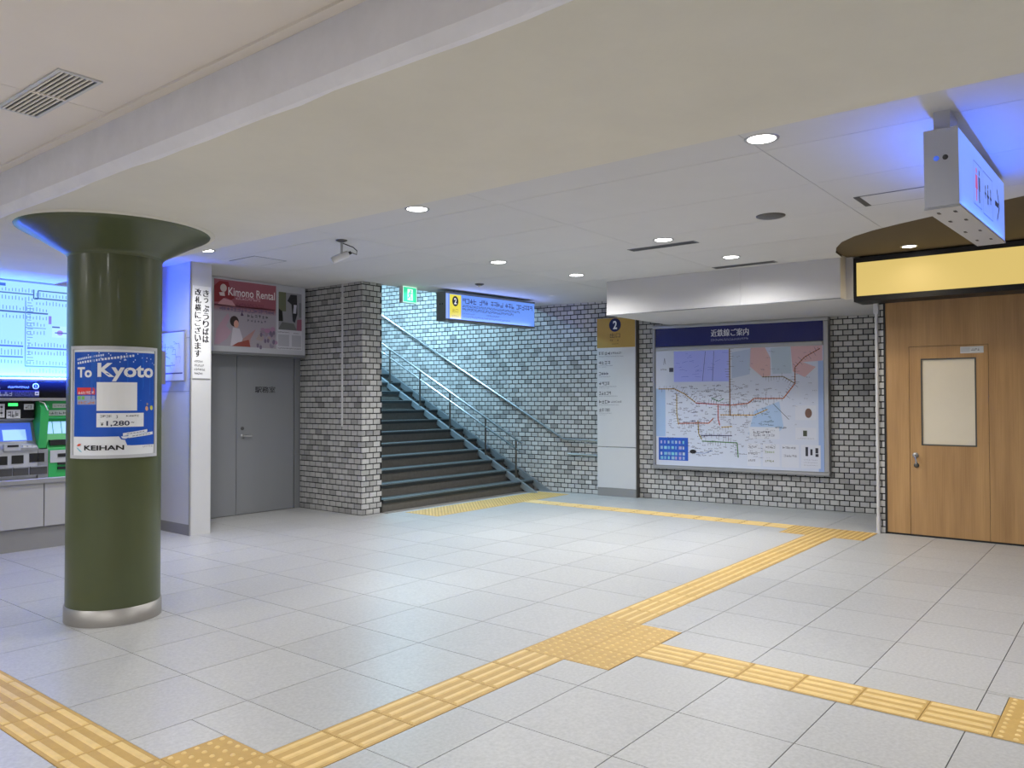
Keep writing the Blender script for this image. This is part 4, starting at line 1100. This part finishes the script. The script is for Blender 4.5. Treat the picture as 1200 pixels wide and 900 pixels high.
o = MB(); o.lathe([(0.0,-.01),(.026,-.01),(.027,0.001)], (.333,0,.775), 16, 'y'); o.build('lock_plate', MATS['alu_dark'], leaf)
q = Print(); q.rect(.77, .985, 1.985, 2.055, S(208,208,206), 1); q.rect(.775, .86, 1.995, 2.045, S(190,192,192), 2); q.marks(.87, 2.01, .08, .025, 4, S(120,120,122), rp, 2)
q.build('sign_plate', 'print', leaf, (0, -.0005, 0))

lb = empty('light_box', (6.30, -1.035, 0), -pi/2, 'long warm yellow lit box in a black frame above the wooden wall', 'light box')
LBW = 5.5
MB().box(0.0, LBW, 0.02, 0.36, 2.575, 3.06).build('housing', MATS['black'], lb)
for (a, b, c, d) in ((0,LBW,3.005,3.06),(0,LBW,2.575,2.635),(0,.03,2.635,3.005)): MB().box(a, b, 0.0, 0.02, c, d).build('frame_bar', MATS['black'], lb)
MB().box(0.03, LBW, 0.008, 0.02, 2.635, 3.005).build('lit_panel', MATS['warm_panel'], lb)

# ================================================================== CEILING FITTINGS
def downlight(x, y, z, label, power=DOWN_W, col=(1, 0.995, 0.985), r=0.082, cone=164):
    t = empty('downlight', (x, y, z), 0, label, 'downlight', 'round downlights in the concourse ceilings')
    MB().lathe([(r, -.003), (r+.006, -.006), (r+.018, -.004), (r+.020, 0.0)], n=28).build('trim_ring', MATS['alu'], t)
    MB().disc((0, 0, -.0025), r, 28, False).build('lens', MATS['lamp_lens'], t)
    l = bpy.data.lights.new('downlight_lamp', 'SPOT'); l.energy = power*4.5; l.color = col; l.spot_size = radians(cone); l.spot_blend = 1.0; l.shadow_soft_size = r*.9
    o = bpy.data.objects.new('downlight_lamp', l); COL.objects.link(o); o.parent = t; o.location = (0, 0, -.012)
    return t
downlight(1.62, 1.05, CEIL, 'lit downlight left of the security camera, nearest the beam edge')
downlight(1.68, -1.78, CEIL, 'large lit downlight left of the hanging toilet sign')
downlight(1.50, 4.02, CEIL, 'lit downlight just right of the pillar capital')
downlight(3.96, 2.13, CEIL, 'lit downlight in front of the blue stair sign, left one')
downlight(5.29, 1.97, CEIL, 'lit downlight nearest the bulkhead corner over the exit pylon')
downlight(4.00, 0.09, CEIL, 'lit downlight beside the first slot vent')
downlight(5.31, -0.04, CEIL, 'lit downlight beside the slot vent next to the bulkhead')
downlight(6.02, -1.66, ALZ, 'lit downlight in the brown alcove above the light box', 9, (1, .85, .6), .065)
for (x, y) in ((1.65, -4.7), (4.0, -4.9)): downlight(x, y, CEIL if x < 3 else ALZ if False else CEIL, 'lit downlight beyond the right edge of view')
for (x, y) in ((-2.6, 2.6), (-2.6, -0.4), (-2.3, -3.6), (-4.8, 2.6), (-4.8, -0.4), (-4.8, -3.6), (-2.6, -6.3)):
    downlight(x, y, CEIL_NEAR, 'lit downlight in the near ceiling out of view', DOWN_W*0.95, cone=178)

def slot_vent(x, y0, y1, label):
    t = empty('slot_vent', (x, y0, CEIL), 0, label, 'vent', 'slot vents')
    L_ = y0-y1
    MB().box(0, .13, -L_, 0, -.004, -.0005).build('frame', MATS['grey_frame'], t)
    for k in range(3): MB().box(.02+k*.033, .043+k*.033, -L_+.02, -.02, -.007, -.003).build('slat', MATS['dark_grey'], t)
slot_vent(4.22, 0.62, -0.12, 'dark slot air vent beside the middle downlights')
slot_vent(5.82, 0.42, -0.32, 'dark slot air vent against the bulkhead')
sp = tag(MB().lathe([(0.0, -.012), (.10, -.012), (.118, -.006), (.12, 0)], (0,0,0), 28).build('ceiling_speaker', MATS['alu_dark'], None, (3.67, -1.09, CEIL)), 'round dark ceiling speaker between slot vent and toilet sign', 'speaker')
def hatch(x0, x1, y0, y1, label, ends=False):
    t = empty('access_hatch', (x0, y0, CEIL), 0, label, 'hatch', 'ceiling access hatches')
    w, l = x1-x0, y1-y0
    MB().box(.012, w-.012, .012, l-.012, -.004, -.0005).build('panel', MATS['ceiling_panel'], t)
    f = MB()
    for (a, b, c, d) in ((0,w,0,.010),(0,w,l-.010,l),(0,.010,.010,l-.010),(w-.010,w,.010,l-.010)): f.box(a, b, c, d, -.003, -.0005)
    f.build('frame', MATS['grey_frame'], t)
    if ends:
        for (c, d) in ((.0, .045), (l-.045, l)): MB().box(0.01, w-.01, c, d, -.006, -.0005).build('grille', MATS['dark_grey'], t)
hatch(2.0, 2.41, 3.90, 4.39, 'square ceiling hatch above the partition end and posters')
hatch(1.02, 1.45, 2.94, 3.68, 'ceiling hatch half hidden by the beam near the pillar')
hatch(3.46, 3.82, -2.62, -1.81, 'rectangular ceiling hatch left of the hanging toilet sign', True)

# square vent in the near ceiling
vt = empty('ceiling_vent', (-1.46, 0.13, CEIL_NEAR), 0, 'square white louvre vent in the near ceiling at top left', 'vent')
VW, VL = 0.19, 0.72
for (a, b, c, d) in ((0,VW,0,.018),(0,VW,VL-.018,VL),(0,.016,.018,VL-.018),(VW-.016,VW,.018,VL-.018)): MB().box(a, b, c, d, -.008, 0).build('frame_bar', MATS['white_paint'], vt)
MB().box(.01, VW-.01, .01, VL-.01, -.002, -.0005).build('backing', MATS['black'], vt)
for k in range(7):
    x = .022+k*.0215
    MB().add([(x,.018,-.008),(x+.008,.018,-.009),(x+.008,VL-.018,-.009),(x,VL-.018,-.008),(x,.018,-.002),(x+.008,.018,-.003),(x+.008,VL-.018,-.003),(x,VL-.018,-.002)],
             [(0,3,2,1),(4,5,6,7),(0,1,5,4),(1,2,6,5),(2,3,7,6),(3,0,4,7)]).build('louvre', MATS['panel_beige'], vt)
MB().box(.016, VW-.016, VL/2-.008, VL/2+.008, -.010, -.002).build('cross_bar', MATS['panel_beige'], vt)

# sprinkler near the blue sign
sd = empty('smoke_detector', (5.10, 3.40, CEIL), 0, 'small round detector on the ceiling in front of the blue sign', 'detector')
MB().lathe([(0, -.02), (.04, -.02), (.06, -.01), (.062, 0)], n=20).build('base', MATS['alu_dark'], sd)
MB().lathe([(0, -.045), (.018, -.04), (.022, -.02)], n=14).build('cap', MATS['white_plastic'], sd)

# security camera
sc = empty('security_camera', (2.05, 2.52, CEIL), 0, 'small white security camera hanging from the ceiling', 'camera')
MB().lathe([(0, -.018), (.03, -.018), (.055, -.006), (.056, 0)], n=20).build('base', MATS['alu_dark'], sc)
MB().tube([(0,0,-.015),(0,0,-.135)], .012, 10).build('stem', MATS['alu'], sc)
bdy = MB(); 
A_, B_ = Vector((-.065, 0.05, -.20)), Vector((.065, -.02, -.125))
dd = (B_-A_).normalized(); bdy.tube([A_, B_], .034, 14)
bdy.build('body', MATS['white_plastic'], sc)
MB().tube([A_-dd*.012, A_-dd*.001], .028, 14).build('lens_hood', MATS['white_paint'], sc)
MB().tube([B_, B_+dd*.03], .016, 10).build('connector', MATS['black'], sc)
MB().tube([(0.01,-.005,-.03),(.05,-.03,-.045),(.10,-.05,-.06),(.14,-.06,-.09),(.145,-.05,-.125),tuple(B_+dd*.03)], .005, 8).build('cable', MATS['black'], sc)

# stairwell tubes on the sloping ceiling (out of view, they light the wall and treads)
for k, (y, z) in enumerate(((6.2, 3.86), (8.2, 4.90))):
    t = empty('stair_tube_light', (5.9, y, z), 0, 'white fluorescent fitting on the sloping ceiling above the stairs', 'light fitting', 'stairwell fluorescent fittings')
    MB().box(-.65, .65, -.08, .08, 0.0, .07).build('housing', MATS['white_plastic'], t)
    MB().tube([(-.6, 0, -.02), (.6, 0, -.02)], .016, 10).build('tube', MATS['lamp_lens'], t)
    area('tube_lamp', t, (0, 0, -.05), (radians(-0.0), 0, 0), 1.2, .10, STAIR_W, (0.42, 0.76, 1.0))
